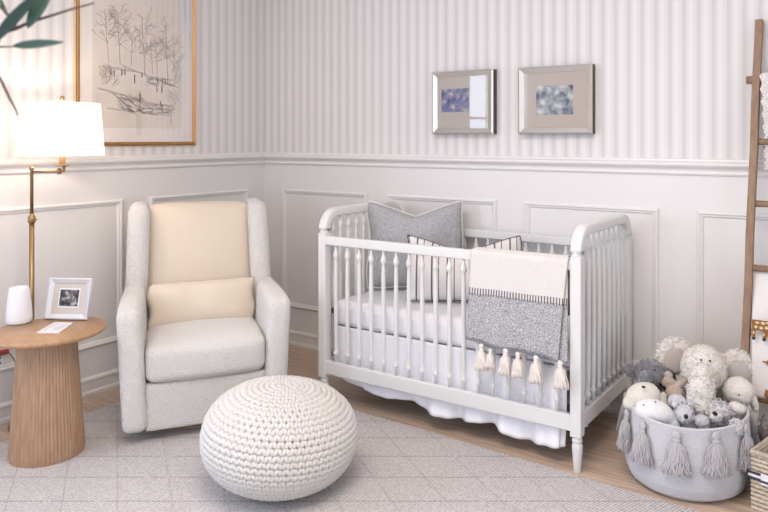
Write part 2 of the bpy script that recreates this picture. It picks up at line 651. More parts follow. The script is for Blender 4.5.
def holed(axis, a0, a1, h0, h1, p0, p1, z0, z1):
    """wall slab between coordinates p0..p1 across its thickness with an opening h0..h1"""
    m = MB()
    for (s0, s1, q0, q1) in ((a0, h0, 0, RZ), (h1, a1, 0, RZ), (h0, h1, 0, z0), (h0, h1, z1, RZ)):
        if axis == 'y':
            m.box((p0, s0, q0), (p1, s1, q1))
        else:
            m.box((s0, p0, q0), (s1, p1, q1))
    return m


struct(holed('y', RY, 0, -4.15, -2.75, -0.12, 0, 0.78, 2.22), 'wall_left', M['wally'], smooth=False)
struct(holed('x', -0.12, RX + 0.12, 1.0, 3.2, RY - 0.12, RY, 0.65, 2.25), 'wall_front', M['wallx'], smooth=False)
struct(holed('y', RY, 0, -3.1, -1.3, RX, RX + 0.12, 0.65, 2.25), 'wall_right', M['wally'], smooth=False)


def window(name, axis, a0, a1, z0, z1, p):
    m = MB()
    t = 0.045

    def bar(s0, s1, q0, q1, d=0.03):
        if axis == 'y':
            m.box((p - d, s0, q0), (p + d, s1, q1))
        else:
            m.box((s0, p - d, q0), (s1, p + d, q1))
    bar(a0, a0 + t, z0, z1)
    bar(a1 - t, a1, z0, z1)
    bar(a0, a1, z0, z0 + t)
    bar(a0, a1, z1 - t, z1)
    n = 3
    for i in range(1, n):
        c = a0 + (a1 - a0) * i / n
        bar(c - 0.012, c + 0.012, z0, z1, 0.015)
    c = (z0 + z1) / 2
    bar(a0, a1, c - 0.012, c + 0.012, 0.015)
    return struct(m, name, M['paint'], smooth=False)


window('window_1', 'y', -4.15, -2.75, 0.78, 2.22, -0.06)
window('window_2', 'x', 1.0, 3.2, 0.65, 2.25, RY - 0.06)
window('window_3', 'y', -3.1, -1.3, 0.65, 2.25, RX + 0.06)

# chair rail, base boards : profile (depth, z)
rail_prof = [(0, 1.133), (0.010, 1.135), (0.014, 1.143), (0.011, 1.150), (0.013, 1.158), (0.020, 1.166), (0.030, 1.172), (0.036, 1.180),
             (0.036, 1.189), (0.026, 1.194), (0.016, 1.197), (0.014, 1.205), (0, 1.207)]
base_prof = [(0, 0), (0.024, 0), (0.024, 0.014), (0.016, 0.024), (0.015, 0.062), (0.019, 0.068), (0.019, 0.078), (0.008, 0.086), (0, 0.088)]


def sweep(prof, wall, a0, a1):
    m = MB()
    n = len(prof)
    vs = []
    for a, near in ((a0, 0), (a1, 1)):
        for d, z in prof:
            vs.append((a, -d, z) if wall == 'back' else (d, a, z))
    fs = [(i, i + 1, n + i + 1, n + i) for i in range(n - 1)]
    fs.append(tuple(range(n)))
    fs.append(tuple(range(n, 2 * n)))
    fs.append((0, n - 1, 2 * n - 1, n))
    return m.add(vs, fs)


tn = [0]


def trim(mb, **k):
    tn[0] += 1
    return struct(mb, 'trim_%d' % tn[0], M['paint'], smooth=False, **k)


trim(sweep(rail_prof, 'back', 0, RX))
trim(sweep(rail_prof, 'left', -2.70, 0))
struct(sweep(base_prof, 'back', 0, RX), 'baseboard_back', M['paint'], smooth=False)
struct(sweep(base_prof, 'left', RY, 0), 'baseboard_left', M['paint'], smooth=False)


def panel(wall, a0, a1, z0=0.232, z1=0.978):
    """picture-frame moulding, mitred"""
    m = MB()
    prof = [(0.0, 0.0), (0.0, 0.007), (0.006, 0.014), (0.012, 0.015), (0.018, 0.009), (0.024, 0.008), (0.030, 0.0)]
    n = len(prof)
    vs = []
    for (ca, cz, sa, sz) in ((a0, z0, 1, 1), (a1, z0, -1, 1), (a1, z1, -1, -1), (a0, z1, 1, -1)):
        for o, d in prof:
            a, z = ca + sa * o, cz + sz * o
            vs.append((a, -d, z) if wall == 'back' else (d, a, z))
    fs = []
    for k in range(4):
        q = (k + 1) % 4
        for i in range(n - 1):
            fs.append((k * n + i, k * n + i + 1, q * n + i + 1, q * n + i))
    m.add(vs, fs)
    trim(m)


for a in ((0.166, 0.85), (0.999, 1.707), (1.868, 2.546), (2.714, 3.42), (3.58, 4.3)):
    panel('back', *a)
for a in ((-0.849, -0.14), (-1.70, -1.01), (-2.56, -1.86)):
    panel('left', *a)

# ------------------------------------------------------------------ rug (scalloped edge)
RUG_T = 0.010
rg = MB()


def rug_outline():
    P = []
    x0, x1, yb = 0.247, 4.3, -3.9

    def ytop(x):
        return -0.655 - 0.048 * (x - 1.3)
    n = 150
    for i in range(n * 4):
        x = x0 + (x1 - x0) * i / (n * 4)
        P.append((x, ytop(x) - 0.010 + 0.010 * abs(math.sin(PI * i / 4))))
    P.append((x1, ytop(x1)))
    P.append((x1, yb))
    P.append((x0, yb))
    n2 = 110
    for i in range(1, n2 * 4):
        y = yb + (ytop(x0) - yb) * i / (n2 * 4)
        P.append((x0 + 0.008 - 0.008 * abs(math.sin(PI * i / 4)), y))
    return P


P = rug_outline()
n = len(P)
rg.add([(x, y, 0.0005) for x, y in P] + [(x, y, RUG_T) for x, y in P],
       [tuple(range(n))[::-1], tuple(range(n, 2 * n))] + [(i, (i + 1) % n, n + (i + 1) % n, n + i) for i in range(n)])
rug = rg.build('area_rug', M['rug'], smooth=False)
tag(rug, 'pale taupe woven rug with scalloped edge and stitched diamond lines on wood floor', 'rug')

# ------------------------------------------------------------------ armchair
ARZ = math.radians(-35.5)
AX, AY = 0.948 - 0.34 * math.cos(ARZ), -1.232 - 0.34 * math.sin(ARZ)
ch = thing('armchair', (AX, AY, RUG_T), 'cream boucle swivel armchair with winged back in the corner of the room', 'armchair', ARZ)
W = 0.342


def armfn(sg):
    def fn(q):
        x, y, z = q
        # outer wall leans in to the foot and flares towards the front
        k = 0.012 * (x / 0.36) + 0.012 * (z / 0.27)
        y += sg * k
        if z > 0.15:
            z -= 0.03 * max(0, x / 0.36) ** 3
        if z < -0.2 and x > 0.2:
            z += 0.012
        return (x, y, z)
    return fn


for sg in (-1, 1):
    MB().softbox((-0.01, sg * (W - 0.052), 0.315), (0.350, 0.050, 0.275), 0.034, n=20, puff=(0.004, 0.002, 0), fn=armfn(sg)).build(
        'arm', M['boucle'], ch)
    # wing : curved side piece beside the back
    def wf(q, sg=sg):
        x, y, z = q
        t = (z + 0.24) / 0.48
        x -= 0.11 * t
        x += 0.02 * math.sin(PI * t)
        if x > 0 and z < 0:
            pass
        y -= sg * 0.012 * t
        return (x, y, z)
    MB().softbox((-0.19, sg * (W - 0.050), 0.728), (0.125, 0.050, 0.24), 0.047, n=16, fn=wf).build('wing', M['boucle'], ch)


def bf(q):
    x, y, z = q
    t = (z + 0.3) / 0.6
    x -= 0.15 * t
    z += 0.006 * (1 - (y / 0.25) ** 2) * (1 if z > 0 else 0)
    return (x, y, z)


MB().softbox((-0.165, 0, 0.68), (0.075, 0.252, 0.275), 0.05, n=18, puff=(0.035, 0, 0), fn=bf).build('back_cushion', M['boucle_smooth'], ch)


def outer_back(q):
    x, y, z = q
    x -= 0.13 * (z + 0.3) / 0.6
    return (x, y, z)


MB().softbox((-0.30, 0, 0.52), (0.04, 0.25, 0.42), 0.035, n=12, fn=outer_back).build('back_shell', M['boucle'], ch)


def sf(q):
    x, y, z = q
    if x > 0.15:
        x += 0.012 * (1 - (y / 0.25) ** 2)
    z -= 0.012 * max(0, (x - 0.05) / 0.22) ** 2 * max(0, min(1, (z + 0.085) / 0.17))
    return (x, y, z)


MB().softbox((0.06, 0, 0.335), (0.275, 0.25, 0.085), 0.042, n=18, puff=(0.006, 0, 0.022), fn=sf).build('seat_cushion', M['boucle'], ch)
MB().softbox((-0.01, 0, 0.148), (0.325, 0.25, 0.102), 0.012, n=12).build('front_panel', M['boucle'], ch)
MB().lathe([(0.16, 0.0), (0.235, 0.0), (0.24, 0.006), (0.235, 0.016), (0.16, 0.018)], 40).build('swivel_base', M['wood_lt'], ch)
MB().lathe([(0.07, 0.016), (0.07, 0.05)], 20).build('swivel_post', M['black'], ch)


# pillow builder : local x width, z height, y thickness
def pillow_mesh(wd, ht, th, pinch=0.07, chop=0.0, nu=34, nv=26, seed=0, wr=0.004):
    m = MB()

    def pt(u, v, sgn):
        a, b = 2 * u - 1, 2 * v - 1
        ex = 1 - pinch * (1 - a * a) ** 1.0
        ez = 1 - pinch * (1 - b * b) ** 1.0
        x = a * wd / 2 * ez
        z = b * ht / 2 * ex
        z -= chop * (1 - abs(a)) ** 1.25 * max(0, (b + 1) / 2) ** 2.5
        cr_ = 1 - 0.045 * (a * a * b * b) ** 2
        x *= cr_
        z *= cr_
        x += 0.006 * math.sin(b * 5 + seed) * a * a
        t = max(0, (1 - abs(a) ** 2.4)) ** 0.55 * max(0, (1 - abs(b) ** 2.4)) ** 0.55
        k = noise.noise(Vector((x * 9 + seed, z * 9, sgn * 2.0))) * wr * t * 2
        return (x, sgn * (th / 2 * t) + k, z)
    m.grid(nu, nv, lambda u, v: pt(u, v, -1))
    m.grid(nu, nv, lambda u, v: pt(u, v, 1))
    edge = []
    N = 60
    for i in range(N):
        edge.append(pt(i / N, 0, 1))
    for i in range(N):
        edge.append(pt(1, i / N, 1))
    for i in range(N):
        edge.append(pt(1 - i / N, 1, 1))
    for i in range(N):
        edge.append(pt(0, 1 - i / N, 1))
    return m, edge


# lumbar pillow on armchair
lx, ly = AX + 0.0 * math.cos(ARZ), AY + 0.0 * math.sin(ARZ)
m, e = pillow_mesh(0.495, 0.215, 0.13, 0.04, seed=3, wr=0.006)
lp = m.build('lumbar_pillow', M['boucle_smooth'], loc=(lx, ly, RUG_T + 0.506), rot=(math.radians(-14), 0, PI / 2 + ARZ))
tag(lp, 'small cream rectangular lumbar pillow lying on the armchair seat', 'pillow')

# ------------------------------------------------------------------ pouf
PX, PY = 0, 0
Fv = Vector((-math.sin(0.56), math.cos(0.56)))
Rv = Vector((math.cos(0.56), math.sin(0.56)))
pc = Vector((3.43, -3.27)) + Fv * 2.635 + Rv * (276.5 - 444) / 705.3 * 2.635
pf = thing('knitted_pouf', (pc.x, pc.y, RUG_T + 0.007), 'round chunky knitted cream pouf on the rug in front of the armchair', 'pouf')
pf.rotation_euler = (0, math.radians(5), 0.56)
PR, PH = 0.277, 0.355


def pprof(t):
    """t 0 (bottom centre) .. 1 (top centre) -> r, z, (superellipse)"""
    a = -PI / 2 + PI * t
    c, s_ = math.cos(a), math.sin(a)
    r = PR * abs(c) ** 0.80
    z = PH / 2 + PH / 2 * math.copysign(abs(s_) ** 0.92, s_)
    return r, z


# arclength table
tab = [pprof(i / 400) for i in range(401)]
arc = [0]
for i in range(400):
    arc.append(arc[-1] + math.hypot(tab[i + 1][0] - tab[i][0], tab[i + 1][1] - tab[i][1]))
TOT = arc[-1]


def at_arc(s):
    for i in range(400):
        if arc[i + 1] >= s:
            f = (s - arc[i]) / max(1e-9, arc[i + 1] - arc[i])
            r = tab[i][0] * (1 - f) + tab[i + 1][0] * f
            z = tab[i][1] * (1 - f) + tab[i + 1][1] * f
            dr = tab[i + 1][0] - tab[i][0]
            dz = tab[i + 1][1] - tab[i][1]
            l = math.hypot(dr, dz) or 1
            return r, z, dr / l, dz / l
    return tab[-1][0], tab[-1][1], -1, 0


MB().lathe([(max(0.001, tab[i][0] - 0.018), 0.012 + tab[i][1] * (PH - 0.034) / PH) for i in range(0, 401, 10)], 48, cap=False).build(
    'inner_cover', M['pouf_in_shade'], pf)
kn = MB()
rows = int(TOT / 0.0208)
for k in range(1, rows):
    s = TOT * k / rows
    r, z, dr, dz = at_arc(s)
    if r < 0.012:
        continue
    if z < 0.02 and r < PR * 0.5:
        continue
    N = max(5, int(round(2 * PI * r / 0.0255)))
    M_ = N * 8
    off = rnd.random() * 6.28
    pts = []
    nx, nz = dz, -dr  # outward normal in (r,z)
    for i in range(M_):
        a = 2 * PI * i / M_
        w1 = math.sin(a * N + off)
        w2 = math.cos(a * N + off)
        ds = 0.0090 * max(-0.8, min(0.8, w1 * 1.4))
        dn = 0.0060 * (abs(w2) * 2 - 1) * 1.0 - 0.003
        rr = r + dr * ds + nx * dn
        zz_ = z + dz * ds + nz * dn
        pts.append((rr * math.cos(a), rr * math.sin(a), max(0.0095, zz_)))
    kn.tube(pts, 0.0089, 6, closed=True)
kn.sphere((0, 0, PH - 0.004), (0.014, 0.014, 0.008), 10, 6)
kn.build('knit_cover', M['pouf'], pf)

# ------------------------------------------------------------------ side table
TX, TY = 0.519, -1.685
TH = 0.517
tb = thing('side_table', (TX, TY, RUG_T), 'round wooden pedestal side table with fluted conical base', 'table')
z0 = -RUG_T
col = MB()
N = 180


def colfn(u, v):
    a = 2 * PI * u
    t = v
    r = 0.109 + (0.140 - 0.109) * (1 - t) ** 1.1
    if v < 0.02:
        r -= 0.004 * (1 - v / 0.02)
    fl = abs(math.sin(a * 30)) ** 0.6
    r += 0.0035 * (fl - 1)
    return (r * math.cos(a), r * math.sin(a), v * (TH + z0 - 0.026))


col.grid(N * 2, 24, colfn, closed_u=True)
col.build('pedestal', M['wood_lt'], tb)
tp = MB()
tp.lathe([(0.001, TH + z0 - 0.028), (0.192, TH + z0 - 0.026), (0.210, TH + z0 - 0.019), (0.217, TH + z0 - 0.011), (0.217, TH + z0 - 0.005), (0.214, TH + z0), (0.001, TH + z0)],
         72, cap=False)
tp.build('table_top', M['wood_top'], tb, smooth=True, bevel=0)

# sound machine
sm = thing('sound_machine', (0.317, -1.694, TH), 'white rounded sound machine standing on the side table', 'sound machine')
prof = [(0.001, 0.0), (0.040, 0.0), (0.047, 0.003), (0.050, 0.012), (0.050, 0.03), (0.0485, 0.055), (0.0455, 0.085), (0.042, 0.115), (0.0395, 0.138),
        (0.0375, 0.147), (0.034, 0.151), (0.028, 0.1525)]
MB().lathe(prof, 48, cap=False).build('body', M['plastic'], sm)
MB().lathe([(0.028, 0.1525), (0.026, 0.150), (0.001, 0.1497)], 48, cap=False).build('top_dial', M['plastic'], sm)
MB().lathe([(0.036, -0.0), (0.0405, 0.0), (0.0405, 0.0022), (0.036, 0.0022)], 48, cap=True).build('base_ring', M['black'], sm)

# photo frame on the table, leaning back
v0 = Vector((0.345, -1.601))
v1 = Vector((0.523, -1.509))
fdir = (v1 - v0).normalized()
cf = (v0 + v1) / 2
rzf = math.atan2(fdir.y, fdir.x)
fr = thing('photo_frame', (cf.x, cf.y, TH), 'silver white photo frame with ultrasound picture standing on side table', 'photo frame', rzf)
FW, FH = 0.192, 0.176
ft_m = Matrix.Rotation(math.radians(-13), 4, 'X')


def frame_ring(wo, ho, wi, hi, d0, d1, zc, mtx=None, yb=0.0, din=None):
    """picture frame : outer wo x ho, inner wi x hi, in XZ plane; front at -d1 (outer) / -din (inner)"""
    m = MB()
    din = d1 if din is None else din
    vs = []
    for (a, b) in ((-1, -1), (1, -1), (1, 1), (-1, 1)):
        for (ww, hh_, d) in ((wo, ho, d0), (wo, ho, d1), (wi + (wo - wi) * 0.75, hi + (ho - hi) * 0.75, d1 + 0.003), (wi, hi, din), (wi, hi, d0)):
            p = Vector((a * ww / 2, -d + yb, zc + b * hh_ / 2))
            vs.append(mtx @ p if mtx else p)
    fs = []
    for k in range(4):
        q = (k + 1) % 4
        for i in range(5):
            j = (i + 1) % 5
            fs.append((k * 5 + i, k * 5 + j, q * 5 + j, q * 5 + i))
    return m.add(vs, fs)


frame_ring(FW, FH, FW - 0.046, FH - 0.046, 0.0, 0.014, FH / 2, ft_m, din=0.008).build('frame', M['silver_w'], fr, smooth=False)
MB().box((-FW / 2 + 0.02, -0.004, 0.02), (FW / 2 - 0.02, 0.0, FH - 0.02), ft_m).build('mat', M['matboard'], fr, smooth=False)
MB().box((-0.047, -0.0052, FH / 2 - 0.038), (0.047, -0.0042, FH / 2 + 0.044), ft_m).build('photo_border', M['whiteband'], fr, smooth=False)
MB().box((-0.042, -0.0062, FH / 2 - 0.032), (0.042, -0.0052, FH / 2 + 0.038), ft_m).build('ultrasound_picture', M['scan'], fr, smooth=False)
MB().box((-0.02, 0.0, 0.0), (0.02, 0.003, 0.12), Matrix.Translation((0, 0.068, 0)) @ Matrix.Rotation(math.radians(17), 4, 'X')).build(
    'easel_back', M['darkside'], fr, smooth=False)

# card lying in front of the frame
cdp = MB()
A_ = [(0.548, -1.742), (0.626, -1.695), (0.528, -1.580), (0.452, -1.616)]
ccx = sum(a for a, b in A_) / 4
ccy = sum(b for a, b in A_) / 4
ang = math.atan2(A_[3][1] - A_[0][1], A_[3][0] - A_[0][0]) - PI / 2
Rt = Matrix.Rotation(-ang, 2)
cq = [Rt @ Vector((a - ccx, b - ccy)) for a, b in A_]
cdp.add([(q.x, q.y, 0) for q in cq] + [(q.x, q.y, 0.004) for q in cq], [(3, 2, 1, 0), (4, 5, 6, 7), (0, 1, 5, 4), (1, 2, 6, 5), (2, 3, 7, 6), (3, 0, 4, 7)])
card = cdp.build('card', M['card'], smooth=False, loc=(ccx - 0.004, ccy, TH + 0.0005), rot=(0, 0, ang))
tag(card, 'small white printed card lying flat on the side table before the photo frame', 'card')

# ------------------------------------------------------------------ floor lamp
LX, LY = 0.152, -1.556
lm = thing('floor_lamp', (LX, LY, 0), 'antique brass swing arm floor lamp with white shade, lit, behind side table', 'lamp')
MB().lathe([(0.001, 0), (0.092, 0), (0.094, 0.004), (0.092, 0.012), (0.060, 0.020), (0.02, 0.026), (0.012, 0.032), (0.012, 0.05), (0.001, 0.05)], 48, cap=False).build(
    'base', M['brass'], lm)
MB().lathe([(0.001, 0.03), (0.0108, 0.03), (0.0108, 0.93), (0.001, 0.93)], 20, cap=False).build('pole', M['brass'], lm)
MB().lathe([(0.012, 0.915), (0.016, 0.917), (0.016, 0.945), (0.010, 0.950), (0.0085, 0.96)], 20).build('collar', M['brass'], lm)
MB().lathe([(0.001, 0.94), (0.0072, 0.94), (0.0072, 1.155), (0.010, 1.158), (0.010, 1.17), (0.001, 1.172)], 16, cap=False).build('upper_pole', M['brass'], lm)
MB().tube([(0.01, 0.0, 0.934), (0.034, 0.005, 0.934)], 0.004, 8).build('height_knob', M['brass'], lm)
SO = Vector((0.106, 0.066, 0))   # shade offset from pole
MB().tube([(0, 0, 1.148), tuple(SO + Vector((0, 0, 1.148)))], 0.0048, 10).build('swing_arm', M['brass'], lm)
mm = MB()
mm.lathe([(0.001, 1.136), (0.009, 1.137), (0.010, 1.16), (0.007, 1.163), (0.001, 1.165)], 16, (SO.x, SO.y, 0), cap=False)
mm.tube([tuple(SO + Vector((0, 0, 1.152))), tuple(SO + Vector((0.018, 0.010, 1.152))), tuple(SO + Vector((0.020, 0.011, 1.175)))], 0.007, 10)
mm.build('arm_joint', M['brass'], lm)
SC = SO + Vector((0.012, 0.007, 0))
MB().lathe([(0.001, 1.172), (0.030, 1.174), (0.032, 1.178), (0.012, 1.181), (0.011, 1.19)], 28, (SC.x, SC.y, 0), cap=False).build('drip_cup', M['brass'], lm)
MB().lathe([(0.001, 1.181), (0.0135, 1.181), (0.0135, 1.232), (0.001, 1.234)], 20, (SC.x, SC.y, 0), cap=False).build('candle_sleeve', mat('candle_cover', (0.72, 0.42, 0.20), 0.5), lm)
MB().sphere((SC.x, SC.y, 1.30), (0.024, 0.024, 0.03), 16, 10).build('bulb', M['bulb'], lm)
SB, ST = 1.222, 1.458
shd = MB()
shd.lathe([(0.174, SB), (0.156, ST)], 72, (SC.x, SC.y, 0), cap=False)
shd.build('lamp_shade', M['shade'], lm)
wr_ = MB()
for a in (0.3, 0.3 + 2 * PI / 3, 0.3 + 4 * PI / 3):
    wr_.tube([(SC.x, SC.y, ST + 0.004), (SC.x + 0.155 * math.cos(a), SC.y + 0.155 * math.sin(a), ST - 0.004)], 0.0015, 6)
wr_.tube([(SC.x, SC.y, 1.33), (SC.x, SC.y, ST + 0.01)], 0.0025, 6)
wr_.build('shade_spider', M['brass'], lm)
MB().sphere((SC.x, SC.y, ST + 0.022), (0.010, 0.010, 0.012), 16, 10).build('finial', M['brass'], lm)
pl = bpy.data.lights.new('bulb_light', 'POINT')
pl.energy = 5.6
pl.color = (1.0, 0.82, 0.66)
pl.shadow_soft_size = 0.03
po = bpy.data.objects.new('bulb_light', pl)
po.location = (SC.x, SC.y, 1.345)
po.parent = lm
COL.objects.link(po)

def pane(x0, x1, z0, z1, y):
    m = MB()
    m.add([(x0, y, z0), (x1, y, z0), (x1, y, z1), (x0, y, z1)], [(0, 1, 2, 3)])
    return m


# ------------------------------------------------------------------ framed sketch, left wall
AY0, AY1, AZ0, AZ1 = -1.268, -0.556, 1.262, 2.20
art = thing('framed_print', (0, (AY0 + AY1) / 2, AZ0), 'large gilt framed pencil sketch of a snowy park with trees on left wall', 'picture', PI / 2)
AW, AHt = AY1 - AY0, AZ1 - AZ0
# local x along +Y world, local -y towards room (+X world)
frame_ring(AW, AHt, AW - 0.034, AHt - 0.034, 0.0, 0.022, AHt / 2, din=0.016).build('frame', M['gold'], art, smooth=False)
frame_ring(AW + 0.012, AHt + 0.012, AW - 0.004, AHt - 0.004, 0.0, 0.014, AHt / 2, din=0.012).build('outer_frame_band', M['gold_lt'], art, smooth=False)
MB().box((-AW / 2 + 0.015, -0.010, 0.015), (AW / 2 - 0.015, -0.001, AHt - 0.015)).build('mat', M['white_mat'], art, smooth=False)
px0, px1, pz0, pz1 = -0.270, 0.272, 0.092, AHt - 0.10
MB().box((px0, -0.0112, pz0), (px1, -0.0100, pz1)).build('paper', M['paper'], art, smooth=False)
dk, lt = MB(), MB()


def stroke(m, pts, w_):
    pts = [(a + (px0 + px1) / 2, b) for a, b in pts]
    for (a, b), (c, d) in zip(pts[:-1], pts[1:]):
        dx, dz = c - a, d - b
        l = math.hypot(dx, dz)
        if l < 1e-5:
            continue
        nx, nz = -dz / l * w_ / 2, dx / l * w_ / 2
        yy = -0.0116
        m.add([(a + nx, yy, b + nz), (a - nx, yy, b - nz), (c - nx, yy, d - nz), (c + nx, yy, d + nz)], [(0, 1, 2, 3)])


R2 = random.Random(21)


def wob(a, b, c, d, n, j):
    return [(a + (c - a) * i / n + R2.uniform(-j, j), b + (d - b) * i / n + R2.uniform(-j, j)) for i in range(n + 1)]


def tree(x, zb, h, dense, m):
    tr = wob(x, zb, x + R2.uniform(-0.02, 0.01), zb + h, 8, 0.003)
    stroke(m, tr, 0.0028)
    for k in range(dense):
        t = R2.uniform(0.35, 1.0)
        bx, bz = x, zb + h * t
        s_ = R2.choice((-1, 1))
        L = R2.uniform(0.03, 0.085) * (1.15 - t * 0.5)
        a = R2.uniform(0.3, 1.2)
        ex, ez = bx + s_ * L * math.cos(a), bz + L * math.sin(a)
        stroke(lt if R2.random() < .6 else m, wob(bx, bz, ex, ez, 4, 0.003), 0.0016)
        for q in range(3):
            b2 = a + R2.uniform(-0.9, 0.9)
            stroke(lt, wob(ex, ez, ex + s_ * 0.03 * math.cos(b2), ez + 0.03 * math.sin(b2), 2, 0.003), 0.0013)


def art_px(px, py):
    """sketch coordinates 0..1 across the paper, 0..1 from paper bottom"""
    return (px - 0.5) * (px1 - px0), pz0 + py * 0.60


for (u, v, h, dn, mm_) in ((0.16, 0.56, 0.24, 16, lt), (0.28, 0.55, 0.28, 26, lt), (0.55, 0.47, 0.32, 22, dk), (0.70, 0.47, 0.20, 14, lt),
                           (0.82, 0.43, 0.33, 24, dk), (0.40, 0.56, 0.17, 12, lt), (0.64, 0.5, 0.14, 9, lt), (0.92, 0.45, 0.16, 10, lt)):
    x, z = art_px(u, v)
    tree(x, z, h, dn, mm_)


def hatch(u0, v0, u1, v1, n, L, ang, m, w_=0.0016):
    for i in range(n):
        u, v = R2.uniform(u0, u1), R2.uniform(v0, v1)
        x, z = art_px(u, v)
        a = ang + R2.uniform(-.3, .3)
        stroke(m, wob(x, z, x + L * math.cos(a), z + L * math.sin(a), 3, 0.002), w_)


for (a, b, c_, d) in ((0.1, 0.52, 0.45, 0.50), (0.3, 0.54, 0.95, 0.38), (0.05, 0.33, 0.55, 0.24), (0.25, 0.26, 0.85, 0.20), (0.15, 0.16, 0.85, 0.12), (0.6, 0.46, 0.9, 0.45),
                      (0.2, 0.30, 0.45, 0.12)):
    for q in range(3):
        x, z = art_px(a, b)
        x2, z2 = art_px(c_, d)
        stroke(lt, wob(x, z + q * 0.004, x2, z2 + q * 0.004, 12, 0.003), 0.0018)
hatch(0.25, 0.16, 0.5, 0.30, 70, 0.04, -0.5, dk)
hatch(0.45, 0.13, 0.85, 0.22, 80, 0.04, 0.05, dk)
hatch(0.08, 0.36, 0.25, 0.45, 30, 0.03, 0.9, lt)
hatch(0.8, 0.24, 0.95, 0.36, 30, 0.03, -0.8, lt)
hatch(0.55, 0.40, 0.88, 0.46, 60, 0.025, -0.2, dk)
hatch(0.05, 0.46, 0.18, 0.56, 30, 0.035, -0.9, lt)
hatch(0.86, 0.40, 0.97, 0.62, 40, 0.035, 1.0, lt)
stroke(dk, wob(*art_px(0.86, 0.15), *art_px(0.86, 0.04), 3, 0.001), 0.003)
for (u, v, h) in ((0.18, 0.46, .03), (0.22, 0.45, .03), (0.30, 0.46, .03), (0.33, 0.47, .025), (0.44, 0.40, .045), (0.52, 0.46, .026), (0.70, 0.41, .03), (0.76, 0.41, .034),
                  (0.79, 0.41, .03), (0.69, 0.34, .035), (0.75, 0.33, .035), (0.50, 0.24, .045), (0.75, 0.14, .05), (0.73, 0.20, .03)):
    x, z = art_px(u, v)
    for q in range(4):
        stroke(dk, wob(x + R2.uniform(-.003, .003), z, x + R2.uniform(-.003, .003), z + h, 3, 0.002), 0.003)
dk.build('pencil_drawing', M['ink'], art, smooth=False)
lt.build('faint_pencil_drawing', M['ink_lt'], art, smooth=False)
pane(-AW / 2 + 0.016, AW / 2 - 0.016, 0.016, AHt - 0.016, -0.0143).build('glass', M['glass'], art, smooth=False)


def small_frame(x0, x1, z0, z1, pw, ph, px_, pz_, pm, label):
    w_, h_ = x1 - x0, z1 - z0
    t = thing('framed_print', ((x0 + x1) / 2, 0, z0), label, 'picture', 0, 'silver framed prints above the crib')
    D = 0.036
    MB().box((-w_ / 2, -D, 0), (w_ / 2, -0.0005, h_)).build('frame_box', M['darkside'], t, smooth=False)
    frame_ring(w_, h_, w_ - 0.062, h_ - 0.062, D, D + 0.008, h_ / 2, din=D + 0.002).build('frame', M['silver'], t, smooth=False)
    MB().box((-w_ / 2 + 0.028, -D - 0.0012, 0.028), (w_ / 2 - 0.028, -D - 0.0001, h_ - 0.028)).build('mat', M['matboard'], t, smooth=False)
    MB().box((px_ - pw / 2, -D - 0.0019, h_ / 2 + pz_ - ph / 2), (px_ + pw / 2, -D - 0.0012, h_ / 2 + pz_ + ph / 2)).build('print', pm, t, smooth=False)
    pane(-w_ / 2 + 0.029, w_ / 2 - 0.029, 0.029, h_ - 0.029, -D - 0.0024).build('glass', M['glass'], t, smooth=False)
    return t


small_frame(1.330, 1.706, 1.322, 1.658, 0.17, 0.125, -0.045, 0.012, M['print_blue'], 'silver framed print above crib on back wall, nearer the corner, reflecting a window')
small_frame(1.850, 2.241, 1.320, 1.655, 0.195, 0.145, 0.0, 0.0, M['print_sea'], 'silver framed stormy sea print above crib on back wall, nearer the ladder')

# ------------------------------------------------------------------ crib
CX0, CX1, CY0, CY1 = 1.112, 2.411, -0.668, -0.064
crib = thing('crib', ((CX0 + CX1) / 2, (CY0 + CY1) / 2, 0), 'white spindle crib with arched ends against the panelled back wall', 'crib')
ox, oy = -(CX0 + CX1) / 2, -(CY0 + CY1) / 2


def L(x, y, z):
    return (x + ox, y + oy, z)


def cbox(name, a, b, bev=0.004):
    return MB().box(L(*a), L(*b)).build(name, M['crib'], crib, bevel=bev)


hp = 0.0225
for X_ in (CX0, CX1):
    for Y_ in (CY0, CY1):
        c = L(X_, Y_, 0)
        m = MB()
        m.box((c[0] - hp, c[1] - hp, 0.140), (c[0] + hp, c[1] + hp, 0.838))
        m.build('post', M['crib'], crib, bevel=0.004)
        f_ = MB()
        f_.lathe([(0.001, 0.0), (0.0135, 0.0), (0.0145, 0.004), (0.0175, 0.05), (0.0205, 0.09), (0.021, 0.105), (0.018, 0.112), (0.0165, 0.116), (0.0205, 0.121), (0.0205, 0.128),
                  (0.017, 0.133), (0.019, 0.142), (0.001, 0.142)], 24, (c[0], c[1], 0), cap=False)
        f_.build('foot', M['crib'], crib)
        nk = MB()
        nk.lathe([(0.001, 0.836), (0.021, 0.837), (0.0225, 0.843), (0.019, 0.847), (0.0195, 0.851), (0.0225, 0.855), (0.021, 0.861), (0.001, 0.862)], 24, (c[0], c[1], 0), cap=False)
        nk.build('turned_neck', M['crib'], crib)
